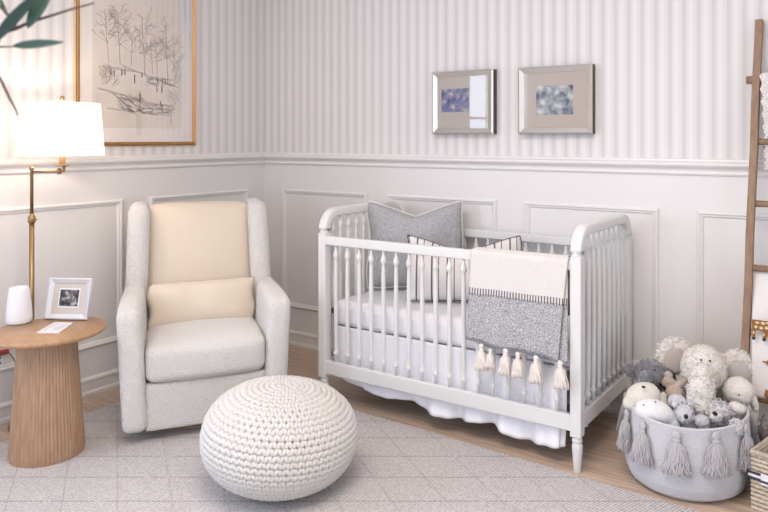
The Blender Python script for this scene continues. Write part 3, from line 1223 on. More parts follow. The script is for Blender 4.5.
# arched end rails : rectangular section swept along path in YZ
for X_ in (CX0, CX1):
    path = []
    rc = 0.082
    zt = 0.958 - 0.0
    path.append((CY0, 0.860))
    for i in range(13):
        a = PI - (PI / 2) * i / 12
        path.append((CY0 + rc + rc * math.cos(a), zt - 0.022 - rc + rc * math.sin(a)))
    for i in range(13):
        a = PI / 2 - (PI / 2) * i / 12
        path.append((CY1 - rc + rc * math.cos(a), zt - 0.022 - rc + rc * math.sin(a)))
    path.append((CY1, 0.860))
    m = MB()
    hw, ht = 0.0235, 0.0215
    sec = []
    for (a, b) in ((1, 1), (-1, 1), (-1, -1), (1, -1)):
        for q in range(4):
            th = {(1, 1): 0, (-1, 1): PI / 2, (-1, -1): PI, (1, -1): 1.5 * PI}[(a, b)] + q * PI / 6
            sec.append((a * (hw - 0.009) + 0.009 * math.cos(th), b * (ht - 0.009) + 0.009 * math.sin(th)))
    ns = len(sec)
    vs = []
    for i, (y, z) in enumerate(path):
        p0, p1 = path[max(0, i - 1)], path[min(len(path) - 1, i + 1)]
        ty, tz = p1[0] - p0[0], p1[1] - p0[1]
        l = math.hypot(ty, tz)
        ny, nz = -tz / l, ty / l
        for sx, sn in sec:
            vs.append(L(X_ + sx, y + ny * sn, z + nz * sn))
    fs = []
    for i in range(len(path) - 1):
        for k in range(ns):
            q = (k + 1) % ns
            fs.append((i * ns + k, i * ns + q, (i + 1) * ns + q, (i + 1) * ns + k))
    fs.append(tuple(range(ns)))
    fs.append(tuple((len(path) - 1) * ns + k for k in range(ns)))
    m.add(vs, fs).build('arched_rail', M['crib'], crib)
    # bottom end rail
    cbox('end_rail', (X_ - 0.014, CY0 + 0.020, 0.158), (X_ + 0.014, CY1 - 0.020, 0.222))


def spindle(x, y, zb, zt):
    H_ = zt - zb
    c = L(x, y, 0)
    r = 0.0094
    prof = [(0.001, zb), (r * 0.72, zb), (r * 0.85, zb + 0.035), (r * 1.4, zb + 0.042), (r * 1.45, zb + 0.050), (r * 0.8, zb + 0.057), (r * 0.95, zb + 0.075),
            (r * 1.08, zb + 0.16), (r * 1.15, (zb + zt) / 2), (r * 1.08, zt - 0.16), (r * 0.92, zt - 0.082), (r * 0.72, zt - 0.066), (r * 1.35, zt - 0.058),
            (r * 1.5, zt - 0.046), (r * 1.15, zt - 0.036), (r * 0.65, zt - 0.020), (r * 0.62, zt), (0.001, zt)]
    return MB().lathe(prof, 12, (c[0], c[1], 0), cap=False).build('spindle', M['crib'], crib)


yf, ybk = -0.672, -0.060
cbox('top_side_rail', (CX0 + hp - 0.003, yf - 0.016, 0.784), (CX1 - hp + 0.003, yf + 0.014, 0.826), 0.005)
cbox('bottom_side_rail', (CX0 + hp - 0.003, yf - 0.016, 0.160), (CX1 - hp + 0.003, yf + 0.010, 0.224), 0.005)
cbox('top_side_rail', (CX0 + hp - 0.003, ybk - 0.013, 0.782), (CX1 - hp + 0.003, ybk + 0.013, 0.822), 0.005)
cbox('bottom_side_rail', (CX0 + hp - 0.003, ybk - 0.013, 0.160), (CX1 - hp + 0.003, ybk + 0.013, 0.224), 0.005)
for i in range(17):
    x = 1.188 + (2.328 - 1.188) * i / 16
    spindle(x, yf, 0.222, 0.786)
    spindle(x, ybk, 0.222, 0.784)
for X_ in (CX0, CX1):
    for i in range(9):
        y = -0.612 + (0.497) * i / 8
        d = min(y - CY0, CY1 - y)
        spindle(X_, y, 0.220, 0.916 - 0.012 * (d < 0.075))
# mattress support (slatted deck)
cbox('mattress_support', (CX0 + 0.045, CY0 + 0.06, 0.366), (CX1 - 0.045, CY1 - 0.045, 0.380), 0)
for X_ in (CX0 + 0.024, CX1 - 0.024):
    for Y_ in (CY0 + 0.035, CY1 - 0.035):
        MB().box(L(X_ - 0.003, Y_ - 0.008, 0.445), L(X_ + 0.003, Y_ + 0.008, 0.470)).build('steel_bracket', M['darkside'], crib, smooth=False)

# mattress
mt = MB().softbox((0, 0, 0), ((CX1 - CX0) / 2 - 0.024, (CY1 - CY0) / 2 - 0.022, 0.064), 0.038, n=26, puff=(0.004, 0.004, 0.006)).build(
    'mattress', M['sheet'], loc=((CX0 + CX1) / 2, (CY0 + CY1) / 2 + 0.002, 0.447))
tag(mt, 'white mattress with fitted sheet inside the crib', 'mattress')

# bed skirt
sk = thing('bed_skirt', ((CX0 + CX1) / 2, (CY0 + CY1) / 2, 0), 'gathered white cotton bed skirt hanging below the mattress in the crib', 'bed skirt')


def skirt_panel(kind):
    m = MB()
    NU = 220
    R3 = random.Random(kind * 5 + 1)
    ph1, ph2, ph3 = R3.random() * 6, R3.random() * 6, R3.random() * 6

    def fn(u, v):
        # u along, v down
        z_top = 0.388
        if kind == 0:
            hem = 0.138 - 0.03 * min(1, u * 3) - 0.042 * u + 0.012 * math.sin(u * 19 + 1.0) * (u > 0.15) + 0.002 * math.sin(u * 37)
        else:
            hem = 0.11 + 0.008 * math.sin(u * 15)
        z = z_top + (hem - z_top) * v
        amp = 0.003 + 0.015 * v
        k = 0.25 + 0.75 * min(1, max(0, (u - 0.18) * 3)) if kind == 0 else 1
        wv = amp * k * (math.sin(u * 36 + ph1 + 1.6 * math.sin(u * 9)) + 0.35 * math.sin(u * 91 + ph2))
        if kind == 0:
            x = 1.160 + (2.352 - 1.160) * u + 0.02 * v * (u - 0.5)
            y = -0.636 + wv - (0.0 if z > 0.16 else (0.16 - z) * 0.15)
            x -= 0.010 * v * v * (u > 0.98)
        elif kind == 1:
            y = -0.610 + 0.53 * u
            x = 2.372 + wv * 0.6
        elif kind == 2:
            y = -0.610 + 0.53 * u
            x = 1.150 + wv * 0.6
        else:
            x = 1.16 + 1.2 * u
            y = -0.098 + wv * 0.6
        return (x + ox, y + oy, z)
    m.grid(NU, 24, fn)
    return m.build(('front_panel', 'end_panel', 'end_panel', 'back_panel')[kind], M['skirt'], sk, solid=0.0015)


for k in range(4):
    skirt_panel(k)


# pillows in the crib
def place_pillow(name, wd, ht, th, pinch, chop, m_, cx_, cy_, z, rz, tilt, label, pm, seed, pr=0.0035, mesh_pinch_top=None):
    m, e = pillow_mesh(wd, ht, th, pinch, chop, seed=seed, wr=0.007)
    t = thing(name, (cx_, cy_, z), label, 'pillow', rz)
    R_ = Matrix.Rotation(tilt, 4, 'X') @ Matrix.Translation((0, 0, ht / 2))
    o = m.build('cushion', m_, t)
    o.matrix_local = R_
    MB().tube(e, pr, 6, closed=True).build('piping', pm, o)
    return t


place_pillow('throw_pillow', 0.515, 0.462, 0.18, 0.07, 0.075, M['linen'], 1.378, -0.276, 0.522, 0.56, math.radians(-9),
             'large grey linen pillow with pale piping leaning in the crib corner', M['piping_w'], 1, 0.005)
place_pillow('throw_pillow', 0.57, 0.325, 0.14, 0.07, 0.085, M['stripe'], 1.735, -0.392, 0.520, 0.50, math.radians(-14),
             'white pillow with dark pinstripes in front of the grey pillow in crib', M['piping'], 5, 0.003)

# ------------------------------------------------------------------ throw over rail with tassels
th_ = thing('throw_blanket', (2.15, -0.72, 0), 'white and grey throw with cream tassels hung over the crib front rail', 'blanket')
prof_y = []
zr = 0.826
yo, yi = -0.698, -0.651
fold = [(yi, 0.60), (yi, 0.66), (yi, 0.72), (yi, 0.78), (yi, 0.815)]
for i in range(9):
    a = PI * i / 8
    fold.append(((yo + yi) / 2 + (yi - yo) / 2 * math.cos(a), 0.820 + 0.012 * math.sin(a)))


def drape(xl0, xl1, xr0, xr1, bottom, yoff, seed, name, back=True):
    m = MB()
    pts = list(fold) if back else fold[4:]
    pts = [(y + (yoff if y < (yo + yi) / 2 else -yoff), z + abs(yoff)) for y, z in pts]
    zs = pts[-1][1]
    nd = 30
    for i in range(1, nd + 1):
        t = i / nd
        pts.append((yo + yoff - 0.010 * t, zs + (bottom - zs) * t))
    NP = len(pts)
    i0 = NP - nd

    def fn(u, v):
        i = int(round(v * (NP - 1)))
        y, z = pts[i]
        t = max(0, (i - i0) / nd)
        xl = xl0 + (xl1 - xl0) * t
        xr = xr0 + (xr1 - xr0) * t ** 0.8
        x = xl + (xr - xl) * u
        y += -abs(0.006 * t * (1 + math.sin(u * 17 + seed + t * 2))) - 0.004 * t * (1 + math.sin(u * 6 + seed))
        z += (0.006 * math.sin(u * 11 + seed) - 0.022 * (u - 0.5)) * t ** 3
        return (x - 2.15, y + 0.72, z)
    m.grid(60, NP, fn)
    return m.build(name, M['throw'], th_, solid=0.004)


drape(1.950, 1.946, 2.384, 2.352, 0.450, 0.0, 0.4, 'woven_cloth')
drape(1.958, 1.925, 2.380, 2.372, 0.425, 0.0065, 2.0, 'under_layer', back=False) if False else None
drape(1.955, 1.928, 2.376, 2.388, 0.438, 0.0055, 2.0, 'under_fold', back=False).location.y = 0.011


def tassel_mesh(L_, r_top, r_bot, strands, seed, sr=0.0018, wav=0.003):
    R4 = random.Random(seed)
    m = MB()
    m.sphere((0, 0, 0), (r_top * 1.15, r_top * 1.15, r_top * 1.2), 12, 8)
    for i in range(strands):
        a = R4.uniform(0, 2 * PI)
        rr = math.sqrt(R4.uniform(0.25, 1))
        pts = []
        k1, k2 = R4.uniform(0, 6), R4.uniform(0, 6)
        ll = L_ * R4.uniform(0.88, 1.0)
        fr_ = R4.uniform(2, 4)
        for j in range(8):
            t = j / 7
            r = r_top * 0.8 * (1 - t) + (r_top + (r_bot - r_top) * t ** 0.7) * t ** 0.35 * rr
            if t < 0.2:
                r = r_top * 0.75 * (0.6 + 0.4 * rr)
            wx, wy = wav * math.sin(k1 + t * fr_ * 3) * t, wav * math.cos(k2 + t * fr_ * 3) * t
            pts.append((r * math.cos(a) + wx, r * math.sin(a) + wy, -r_top * 0.4 - ll * t))
        m.tube(pts, sr, 4)
    # binding
    m.tube([(r_top * 0.86 * math.cos(2 * PI * q / 12), r_top * 0.86 * math.sin(2 * PI * q / 12), -r_top * 1.35) for q in range(12)], r_top * 0.28, 6, closed=True)
    return m


tm = tassel_mesh(0.088, 0.0085, 0.029, 95, 3, 0.0024, 0.003)
t0 = None
hem_px = [(2.022, 0.450), (2.066, 0.440), (2.134, 0.448), (2.190, 0.444), (2.268, 0.442), (2.370, 0.440)]
for i, (x, z) in enumerate(hem_px):
    if t0 is None:
        t0 = tm.build('tassel', M['tassel_w'], th_)
        o = t0
    else:
        o = t0.copy()
        COL.objects.link(o)
        o.parent = th_
    o.location = (x - 2.15, -0.738 + 0.72 - 0.003 * (i % 2), z - 0.004)
    sc_ = 0.72 if i == 1 else (0.92 if i == 3 else 1.0)
    o.scale = (sc_ * 1.15, 0.70 * sc_, sc_ * 1.08)
    o.rotation_euler = (0, 0, i * 1.3)
    o.rotation_euler = (0, rnd.uniform(-.06, .06), 0)

# ------------------------------------------------------------------ ladder
ld = thing('ladder', (2.938, -0.25, 0), 'rustic wooden blanket ladder leaning on the back wall', 'ladder')
top = Vector((0.036, 0.222, 1.80))
for k in range(2):
    dx = 0.40 * k
    m = MB()
    a = Vector((dx, 0, 0.0))
    b = top + Vector((dx, 0, 0))
    t = (b - a).normalized()
    sx = Vector((1, 0, 0)) * 0.0150
    sy = t.cross(Vector((1, 0, 0))).normalized() * 0.0185
    vs = []
    for i in range(11):
        p = a.lerp(b, i / 10) + Vector((0.0015 * math.sin(i * 2.1), 0, 0))
        for (u, v) in ((1, 1), (-1, 1), (-1, -1), (1, -1)):
            q = p + sx * u + sy * v
            if i == 0:
                q.z = 0.001
            vs.append(q)
    fs = [(i * 4 + j, i * 4 + (j + 1) % 4, i * 4 + 4 + (j + 1) % 4, i * 4 + 4 + j) for i in range(10) for j in range(4)]
    fs += [(0, 1, 2, 3), (40, 41, 42, 43)]
    m.add(vs, fs).build('side_rail', M['wood_lad'], ld, bevel=0.003)
RUNGS = [0.26, 0.515, 0.77, 1.03, 1.285, 1.545]
for z in RUNGS:
    p = top * (z / 1.80)
    ex = 0.040 if z > 1.5 else 0.012
    MB().tube([(p.x - ex, p.y, z), (p.x + 0.40 + ex, p.y, z)], 0.0135 if z < 1.5 else 0.017, 12).build('rung', M['wood_lad'], ld)


def rung_pt(z):
    p = top * (z / 1.80)
    return 2.938 + p.x, -0.25 + p.y


# chunky cream knit over the top rung
rx, ry = rung_pt(1.545)
kb = MB()
kp = []
r_ = 0.026
for i in range(60):
    kp.append((ry + r_, 1.22 + (1.545 - 1.22) * i / 60))
for i in range(16):
    a = PI * i / 15
    kp.append((ry + r_ * math.cos(a), 1.545 + r_ * math.sin(a)))
for i in range(1, 90):
    kp.append((ry - r_ + 0.010 * (i / 89), 1.545 - (1.545 - 1.165) * i / 89))
NP = len(kp)


def kfn(u, v):
    i = int(round(v * (NP - 1)))
    y, z = kp[i]
    x = rx + 0.026 + 0.345 * u
    if u < 0.06:
        pass
    st = math.sin(u * 2 * PI * 22 + (PI if (i // 3) % 2 else 0)) * 0.0035 + 0.003 * math.sin(i * 2 * PI / 3.0)
    sgn = 1 if y > ry else -1
    y += sgn * st * 0.9
    x += 0.004 * math.sin(i * 0.5) * (1 - u) - 0.007 * math.sin(i * 0.03)
    return (x, y, z)


kbo = kb.grid(180, NP, kfn).build('knitted_blanket', M['cream'], solid=0.007)
tag(kbo, 'chunky cream knitted blanket draped over the top rung of the ladder', 'blanket')

# giraffe muslin on lower rung
gx, gy = rung_pt(0.77)
gb = thing('printed_blanket', (gx, gy, 0.77), 'off-white blanket with brown giraffe print tucked behind and over the lower rungs of the ladder', 'blanket')
gp = []
for i in range(0, 37):
    t = i / 36
    gp.append((0.019 - 0.070 * min(1, t * 2.15) - 0.017 * max(0, t * 2 - 1), 0.004 - 0.504 * t))
NPg = len(gp)


def gfn(u, v):
    i = int(round(v * (NPg - 1)))
    y, z = gp[i]
    hang = i / 36
    return (0.019 + 0.34 * u, y - 0.006 * hang * (1 + math.sin(u * 14)), z)


gb_c = MB().grid(50, NPg, gfn).build('cloth', M['muslin'], gb, solid=0.003)


def decal(pts, mat_, name, parent, y):
    m = MB()
    n_ = len(pts)
    m.add([(a, y, b) for a, b in pts] + [(a, y + 0.002, b) for a, b in pts], [tuple(range(n_)), tuple(range(n_, 2 * n_))[::-1]] + [(i, (i + 1) % n_, n_ + (i + 1) % n_, n_ + i) for i in range(n_)])
    return m.build(name, mat_, parent, smooth=False)


def giraffe(x, z, s_, y):
    gpr = decal([(x, z), (x, z + .05 * s_), (x + .075 * s_, z + .05 * s_), (x + .10 * s_, z + .12 * s_), (x + .12 * s_, z + .12 * s_), (x + .10 * s_, z),
           (x + .10 * s_, z - .05 * s_), (x + .085 * s_, z - .05 * s_), (x + .08 * s_, z), (x + .06 * s_, z - .05 * s_), (x + .048 * s_, z - .05 * s_),
           (x + .05 * s_, z), (x + .016 * s_, z), (x + .014 * s_, z - .045 * s_), (x, z - .045 * s_)], M['giraffe'], 'giraffe_print', gb, y)
    for (a, b, w_, h_) in ((.017, .016, .009, .008), (.041, .014, .010, .008), (.067, .017, .010, .009), (.024, .037, .011, .007), (.050, .037, .010, .008), (.072, .040, .009, .006), (.092, .06, .006, .010),
                           (.007, -.014, .004, .008), (.054, -.018, .004, .008), (.091, -.016, .004, .008)):
        jj = [R2.uniform(.8, 1.15) for q in range(7)]
        decal([(x + s_ * (a + w_ * jj[q] * math.cos(q * 2 * PI / 7)), z + s_ * (b + h_ * jj[q] * math.sin(q * 2 * PI / 7))) for q in range(7)], M['giraffe_y'], 'giraffe_patch', gpr, y - 0.0008)
    for a in (.0, .048, .085):
        x_, z_ = x + a * s_, z - .05 * s_
        decal([(x_, z_), (x_ + .014 * s_, z_), (x_ + .014 * s_, z_ + .014 * s_), (x_, z_ + .014 * s_)], M['eye'], 'giraffe_hoof', gpr, y - 0.0008)


giraffe(0.024, -0.232, 0.8, -0.083)
giraffe(0.17, -0.38, 1.0, -0.080)
decal([(0.06, -0.355), (0.066, -0.350), (0.075, -0.352), (0.082, -0.345), (0.086, -0.352), (0.100, -0.355), (0.086, -0.359), (0.082, -0.366), (0.074, -0.358)], M['giraffe'], 'sprig_print', gb, -0.0845)

# ------------------------------------------------------------------ rope basket with tassels and plush toys
BX, BY = 2.782, -0.490
bk_ = thing('rope_basket', (BX, BY, 0), 'grey coiled rope basket with yarn tassels, full of plush toys', 'basket')
prof = []
outer = [(0.145, 0.003), (0.188, 0.006), (0.210, 0.022), (0.223, 0.055), (0.228, 0.09), (0.228, 0.15), (0.223, 0.20), (0.219, 0.24), (0.219, 0.278)]


def interp(pr, s):
    tot = [0]
    for a, b in zip(pr[:-1], pr[1:]):
        tot.append(tot[-1] + math.hypot(b[0] - a[0], b[1] - a[1]))
    d = s * tot[-1]
    for i in range(len(pr) - 1):
        if tot[i + 1] >= d - 1e-9:
            f_ = (d - tot[i]) / (tot[i + 1] - tot[i])
            nr, nz = (pr[i + 1][1] - pr[i][1]), -(pr[i + 1][0] - pr[i][0])
            l = math.hypot(nr, nz)
            return pr[i][0] + (pr[i + 1][0] - pr[i][0]) * f_, pr[i][1] + (pr[i + 1][1] - pr[i][1]) * f_, nr / l, nz / l
    return (*pr[-1], 1, 0)


NR = 52
for i in range(NR * 4 + 1):
    r, z, nr, nz = interp(outer, i / (NR * 4))
    k = 0.0022 * abs(math.sin(PI * i / 4))
    prof.append((r + nr * k, max(0.001, z + nz * k)))
prof += [(0.2155, 0.2805), (0.211, 0.278), (0.211, 0.24), (0.214, 0.15), (0.205, 0.05), (0.17, 0.012), (0.001, 0.012)]
prof = [(0.001, 0.001)] + prof
bm_ = MB()


def bfn(u, v):
    i = int(round(v * (len(prof) - 1)))
    r, z = prof[i]
    a = 2 * PI * u
    if z > 0.15:
        z += (z - 0.15) / 0.15 * 0.006 * math.sin(2 * a + 1.0)
        r *= 1 + 0.012 * math.sin(3 * a + 0.5) * (z - 0.15) / 0.15
    return (r * math.cos(a), r * math.sin(a), z)


bm_.grid(96, len(prof), bfn, closed_u=True)
bm_.build('coiled_body', M['rope'], bk_)
tg = tassel_mesh(0.130, 0.014, 0.052, 190, 11, 0.0024, 0.008)
t1 = None
for i, (deg, zz_) in enumerate(((-180, 0.30), (-142, 0.290), (-117, 0.283), (-88 + 3, 0.285), (-55 + 3, 0.292), (-18, 0.295), (30, 0.3), (80, 0.3), (130, 0.3))):
    a = math.radians(deg)
    if t1 is None:
        t1 = tg.build('tassel', M['tassel_g'], bk_)
        o = t1
    else:
        o = t1.copy()
        COL.objects.link(o)
        o.parent = bk_
    R_ = 0.237
    o.location = (R_ * math.cos(a), R_ * math.sin(a), zz_ - 0.034)
    o.rotation_euler = (0, -0.06, a)
    o.scale = (0.45, 1, 1)


def S(c, r, rot=None):
    return (c, r, rot)


def plush(name, label, body, material, parts=(), vox=0.004, fuzz=0.004, fsize=0.012, kind='plush toy'):
    """body: list of (centre, radii, euler) in world coordinates, fused into one surface"""
    c0 = Vector(body[0][0])
    zmin = min(b[0][2] - (b[1][2] if isinstance(b[1], tuple) else b[1]) for b in body)
    base = Vector((c0.x, c0.y, zmin))
    t = thing(name, base, label, kind)
    m = MB()
    for c, r, rot in body:
        mt_ = None
        if rot:
            from mathutils import Euler
            mt_ = Euler(rot).to_matrix()
        m.sphere(Vector(c) - base, r, 24, 16, mtx=mt_)
    m.build('body', material, t, remesh=vox, fuzz=fuzz, fuzz_size=fsize)
    if fuzz >= 0.006:
        t_f = MB()
        R6 = random.Random(len(label) + int(base.x * 1000))
        cnt = int(260000 * 0.05 * fuzz / 0.01)
        import mathutils
        bl = list(body) + [(c_, r_, ro_) for (pn_, c_, r_, ro_, pm_, l_) in parts if pn_ == 'ear']
        ar = [((b[1][0] * b[1][2]) if isinstance(b[1], tuple) else b[1] ** 2) for b in bl]
        inv = []
        for c, r, rot in bl:
            rr_ = r if isinstance(r, tuple) else (r, r, r)
            mq = mathutils.Euler(rot).to_matrix() if rot else Matrix.Identity(3)
            inv.append((Vector(c), rr_, mq, mq.transposed()))
        for q in range(int(75000 * sum(ar))):
            k_ = R6.choices(range(len(bl)), ar)[0]
            c, rr_, mq, mi = inv[k_]
            d = Vector((R6.gauss(0, 1), R6.gauss(0, 1), R6.gauss(0, 1))).normalized()
            p = c + mq @ Vector((d.x * rr_[0], d.y * rr_[1], d.z * rr_[2]))
            if p.z < zmin + 0.08 and len(body) > 1 and False:
                continue
            hid = False
            for k2, (c2, r2, mq2, mi2) in enumerate(inv):
                if k2 != k_:
                    v_ = mi2 @ (p - c2)
                    if (v_.x / r2[0]) ** 2 + (v_.y / r2[1]) ** 2 + (v_.z / r2[2]) ** 2 < 0.92:
                        hid = True
                        break
            if hid:
                continue
            nn = (mq @ Vector((d.x / rr_[0], d.y / rr_[1], d.z / rr_[2]))).normalized()
            tg_ = nn.cross(Vector((R6.gauss(0, 1), R6.gauss(0, 1), R6.gauss(0, 1)))).normalized()
            ln_ = fuzz * R6.uniform(0.5, 1.05)
            a0 = p - base
            t_f.tube([a0 - nn * 0.003, a0 + nn * ln_ * 0.45 + tg_ * ln_ * 0.35, a0 + nn * ln_ * 0.55 + tg_ * ln_ * 1.0], [0.0024, 0.0021, 0.0007], 4, cap=False)
        t_f.build('shaggy_fur', material, t)
    ears = []
    lin = 1 if len([1 for p_ in parts if p_[0] == 'ear_lining']) == 1 else 0
    for (pn, c, r, rot, pm, lab) in parts:
        m = MB()
        from mathutils import Euler
        m.sphere(Vector(c) - base, r, 20, 12, mtx=Euler(rot).to_matrix() if rot else None)
        if pn in ('eye', 'nose'):
            o = m.build(pn, pm, t)
        elif pn == 'ear_lining':
            o = m.build(pn, pm, ears[lin])
            lin += 1
        else:
            o = m.build(pn, pm, t, remesh=vox if pn != 'ear_lining' else 0, fuzz=fuzz if pn != 'ear_lining' else 0, fuzz_size=fsize)
        if pn == 'ear':
            ears.append(o)
        if lab:
            o['label'] = lab
    return t


CAMV = Vector((3.43, -3.27, 1.30))


def at(px, py, d):
    """world point seen at a given pixel at depth d (planning helper for the toy pile)"""
    v = Fv + Rv * ((px - 444.0) / 705.3)
    return Vector((3.43 + v.x * d, -3.27 + v.y * d, 1.30 - (py - 138.1) / 705.3 * d))


def toward(c, r, px, py):
    """point on the camera side of a ball"""
    d = (CAMV - Vector(c)).normalized()
    return Vector(c) + d * r


def bead(px, py, d, r):
    return at(px, py, d), r


RZ_ = 0.56      # toys face the open room
# big white elephant
hd = at(703, 368, 2.80)
E1 = [S(hd, (0.088, 0.08, 0.088)), S(at(702, 379, 2.72), (0.048, 0.05, 0.060), (0.25, 0, RZ_)), S(at(701, 392, 2.67), (0.052, 0.045, 0.065), (0.2, 0, RZ_)),
      S(at(699, 404, 2.66), (0.046, 0.04, 0.05)), S(at(692, 412, 2.68), (0.04, 0.036, 0.03)), S(at(716, 420, 2.86), (0.10, 0.08, 0.14)), S(at(700, 430, 2.92), (0.12, 0.07, 0.13))]
earl = at(674, 356, 2.85)
earr = at(735, 369, 2.84)
plush('plush_elephant', 'large white shaggy elephant plush with big ears at back of basket', E1, M['fur_white'],
      [('ear', earl, (0.080, 0.022, 0.076), (0, 0.3, RZ_ + 0.1), M['fur_white'], None),
       ('ear', earr, (0.072, 0.022, 0.080), (0, 0.2, RZ_ - 0.1), M['fur_white'], None),
       ('ear_lining', earl + Vector((0.508, -0.861, 0)) * 0.027 + Vector((-0.001, 0, -0.010)), (0.050, 0.008, 0.050), (0, 0.3, RZ_ + 0.1), M['ear_satin'], 'smooth taupe inner ear'),
       ('ear_lining', earr + Vector((0.508, -0.861, 0)) * 0.027 + Vector((0.000, 0, -0.012)), (0.044, 0.008, 0.052), (0, 0.15, RZ_ - 0.1), M['ear_satin_g'], 'smooth taupe inner ear'),
       ('eye', at(701, 360, 2.722), 0.0042, None, M['eye'], None), ('eye', at(710, 361, 2.726), 0.0042, None, M['eye'], None)],
      fuzz=0.010, fsize=0.010)
# grey elephant left
gh = at(649, 373, 2.83)
plush('plush_elephant', 'small grey elephant plush at the left back of the basket, nearest the crib', [S(gh, (0.058, 0.052, 0.052)), S(at(645, 381, 2.765), (0.026, 0.03, 0.046), (0.3, 0, RZ_)),
      S(at(660, 404, 2.86), (0.075, 0.06, 0.11)), S(at(668, 378, 2.86), (0.03, 0.02, 0.03))], M['fur_grey'],
      [('ear', at(632, 371, 2.845), (0.034, 0.012, 0.026), (0, 0.5, RZ_), M['fur_grey'], None),
       ('ear', at(665, 374, 2.82), (0.030, 0.011, 0.028), (0, -0.6, RZ_), M['fur_grey'], None),
       ('ear_lining', at(668.5, 375.5, 2.803), (0.020, 0.005, 0.016), (0, 0.7, RZ_), M['ear_satin_g'], 'pale inner ear'),
       ('eye', at(642, 370, 2.775), 0.0035, None, M['eye'], None), ('eye', at(655, 370, 2.775), 0.0035, None, M['eye'], None)], fuzz=0.008, fsize=0.01)
# beige toy in the middle
plush('plush_rabbit', 'beige rabbit plush curled between grey and white elephants', [S(at(675, 394, 2.76), (0.038, 0.034, 0.030)), S(at(668, 382, 2.79), (0.03, 0.02, 0.022)), S(at(680, 384, 2.77), (0.034, 0.016, 0.013), (0, -0.6, RZ_)),
      S(at(672, 407, 2.80), (0.05, 0.04, 0.07))], M['fur_beige'], [('arm', at(664, 397, 2.735), (0.013, 0.013, 0.022), (0, -0.3, RZ_), M['fur_cream'], 'cream arm')], fuzz=0.005)
# polar bear
pb = at(643, 396, 2.70)
plush('plush_seal', 'cream plush seal with one dark nose leaning over the left rim of the basket', [S(pb, (0.066, 0.055, 0.050), (0, -0.25, RZ_)), S(at(655, 404, 2.715), (0.05, 0.045, 0.045)), S(at(656, 420, 2.74), (0.07, 0.05, 0.08)), S(at(632, 403, 2.70), (0.035, 0.035, 0.030))],
      M['fur_cream'], [('nose', at(643.5, 387, 2.650), (0.0075, 0.005, 0.005), None, M['eye'], None)], fuzz=0.003)
# bright white puffy whale/seal at the rim
plush('plush_whale', 'bright white smooth plush with two tiny dot eyes at the front left rim', [S(at(657, 412, 2.615), (0.068, 0.045, 0.042), (0, 0.42, RZ_)), S(at(647, 410, 2.62), (0.045, 0.042, 0.038)), S(at(663, 424, 2.63), (0.062, 0.042, 0.055))],
      M['fur_bright'], [('eye', at(643.6, 405, 2.580), 0.003, None, M['eye'], None), ('eye', at(655.5, 402, 2.579), 0.003, None, M['eye'], None)], fuzz=0.002)
# small silver puppies
plush('plush_puppy', 'small pale grey puppy plush tucked between white seal and elephant trunk', [S(at(677, 401, 2.68), (0.034, 0.032, 0.026)), S(at(683, 404, 2.655), (0.018, 0.016, 0.014)), S(at(678, 414, 2.70), (0.036, 0.034, 0.05))], M['fur_silver'],
      [('eye', at(682, 402, 2.641), 0.0025, None, M['eye'], None), ('ear', at(670, 402, 2.668), (0.009, 0.009, 0.020), (0, 0.2, RZ_), M['fur_silver'], None)], fuzz=0.003)
plush('plush_bear', 'small silver bear plush with black nose at the front rim of basket', [S(at(684, 414, 2.60), (0.036, 0.032, 0.034)), S(at(686, 418, 2.575), (0.016, 0.018, 0.014)), S(at(688, 432, 2.63), (0.04, 0.03, 0.06)),
      S(at(702, 421, 2.58), (0.026, 0.022, 0.022))], M['fur_silver'],
      [('nose', at(686, 416.5, 2.556), (0.0082, 0.006, 0.009), None, M['eye'], None), ('eye', at(693, 414, 2.572), 0.0028, None, M['eye'], None),
       ('ear', at(675, 405, 2.605), 0.012, None, M['fur_silver'], None), ('ear', at(691, 403, 2.61), 0.012, None, M['fur_silver'], None)], fuzz=0.006, fsize=0.008)
# shaggy dog
sd = at(717, 412, 2.63)
plush('plush_dog', 'shaggy frosted grey dog plush with black nose at the front of the basket', [S(sd, (0.048, 0.044, 0.044)), S(at(704, 408, 2.65), (0.028, 0.026, 0.026)), S(at(731, 412, 2.65), (0.022, 0.022, 0.030)), S(at(716, 430, 2.66), (0.05, 0.04, 0.07))],
      M['fur_tips'], [('muzzle', at(716, 417, 2.585), (0.023, 0.018, 0.017), (0, 0.2, RZ_), M['fur_white'], 'white muzzle'), ('nose', at(715, 413.5, 2.563), (0.0105, 0.007, 0.0075), (0, 0.5, RZ_), M['eye'], None)],
      fuzz=0.014, fsize=0.009)
plush('pom_pom', 'frosted grey pom pom ball at right front rim beside shaggy dog', [S(at(737, 427, 2.535), 0.029)], M['fur_tips'], fuzz=0.010, fsize=0.008, kind='pom pom')
# lamb
lb = at(738, 391, 2.74)
plush('plush_lamb', 'white lamb plush with small dark eye and drooping ear at right of basket', [S(lb, (0.060, 0.055, 0.054)), S(at(740, 410, 2.78), (0.07, 0.05, 0.09)), S(at(737, 408, 2.64), (0.034, 0.026, 0.022), (0, 0.35, RZ_))],
      M['fur_white'], [('ear', at(754.5, 402, 2.715), (0.014, 0.012, 0.042), (0, -0.28, RZ_), M['fur_white'], None), ('eye', at(739, 395, 2.687), 0.003, None, M['eye'], None)], fuzz=0.005)
# filling under the toys so that they rest on something
fill = MB().sphere((0, 0, 0), (0.196, 0.196, 0.100), 32, 16).build('folded_blanket', M['sheet'], loc=(BX, BY, 0.125))
tag(fill, 'white blanket stuffed in the bottom of the rope basket under the toys', 'blanket')

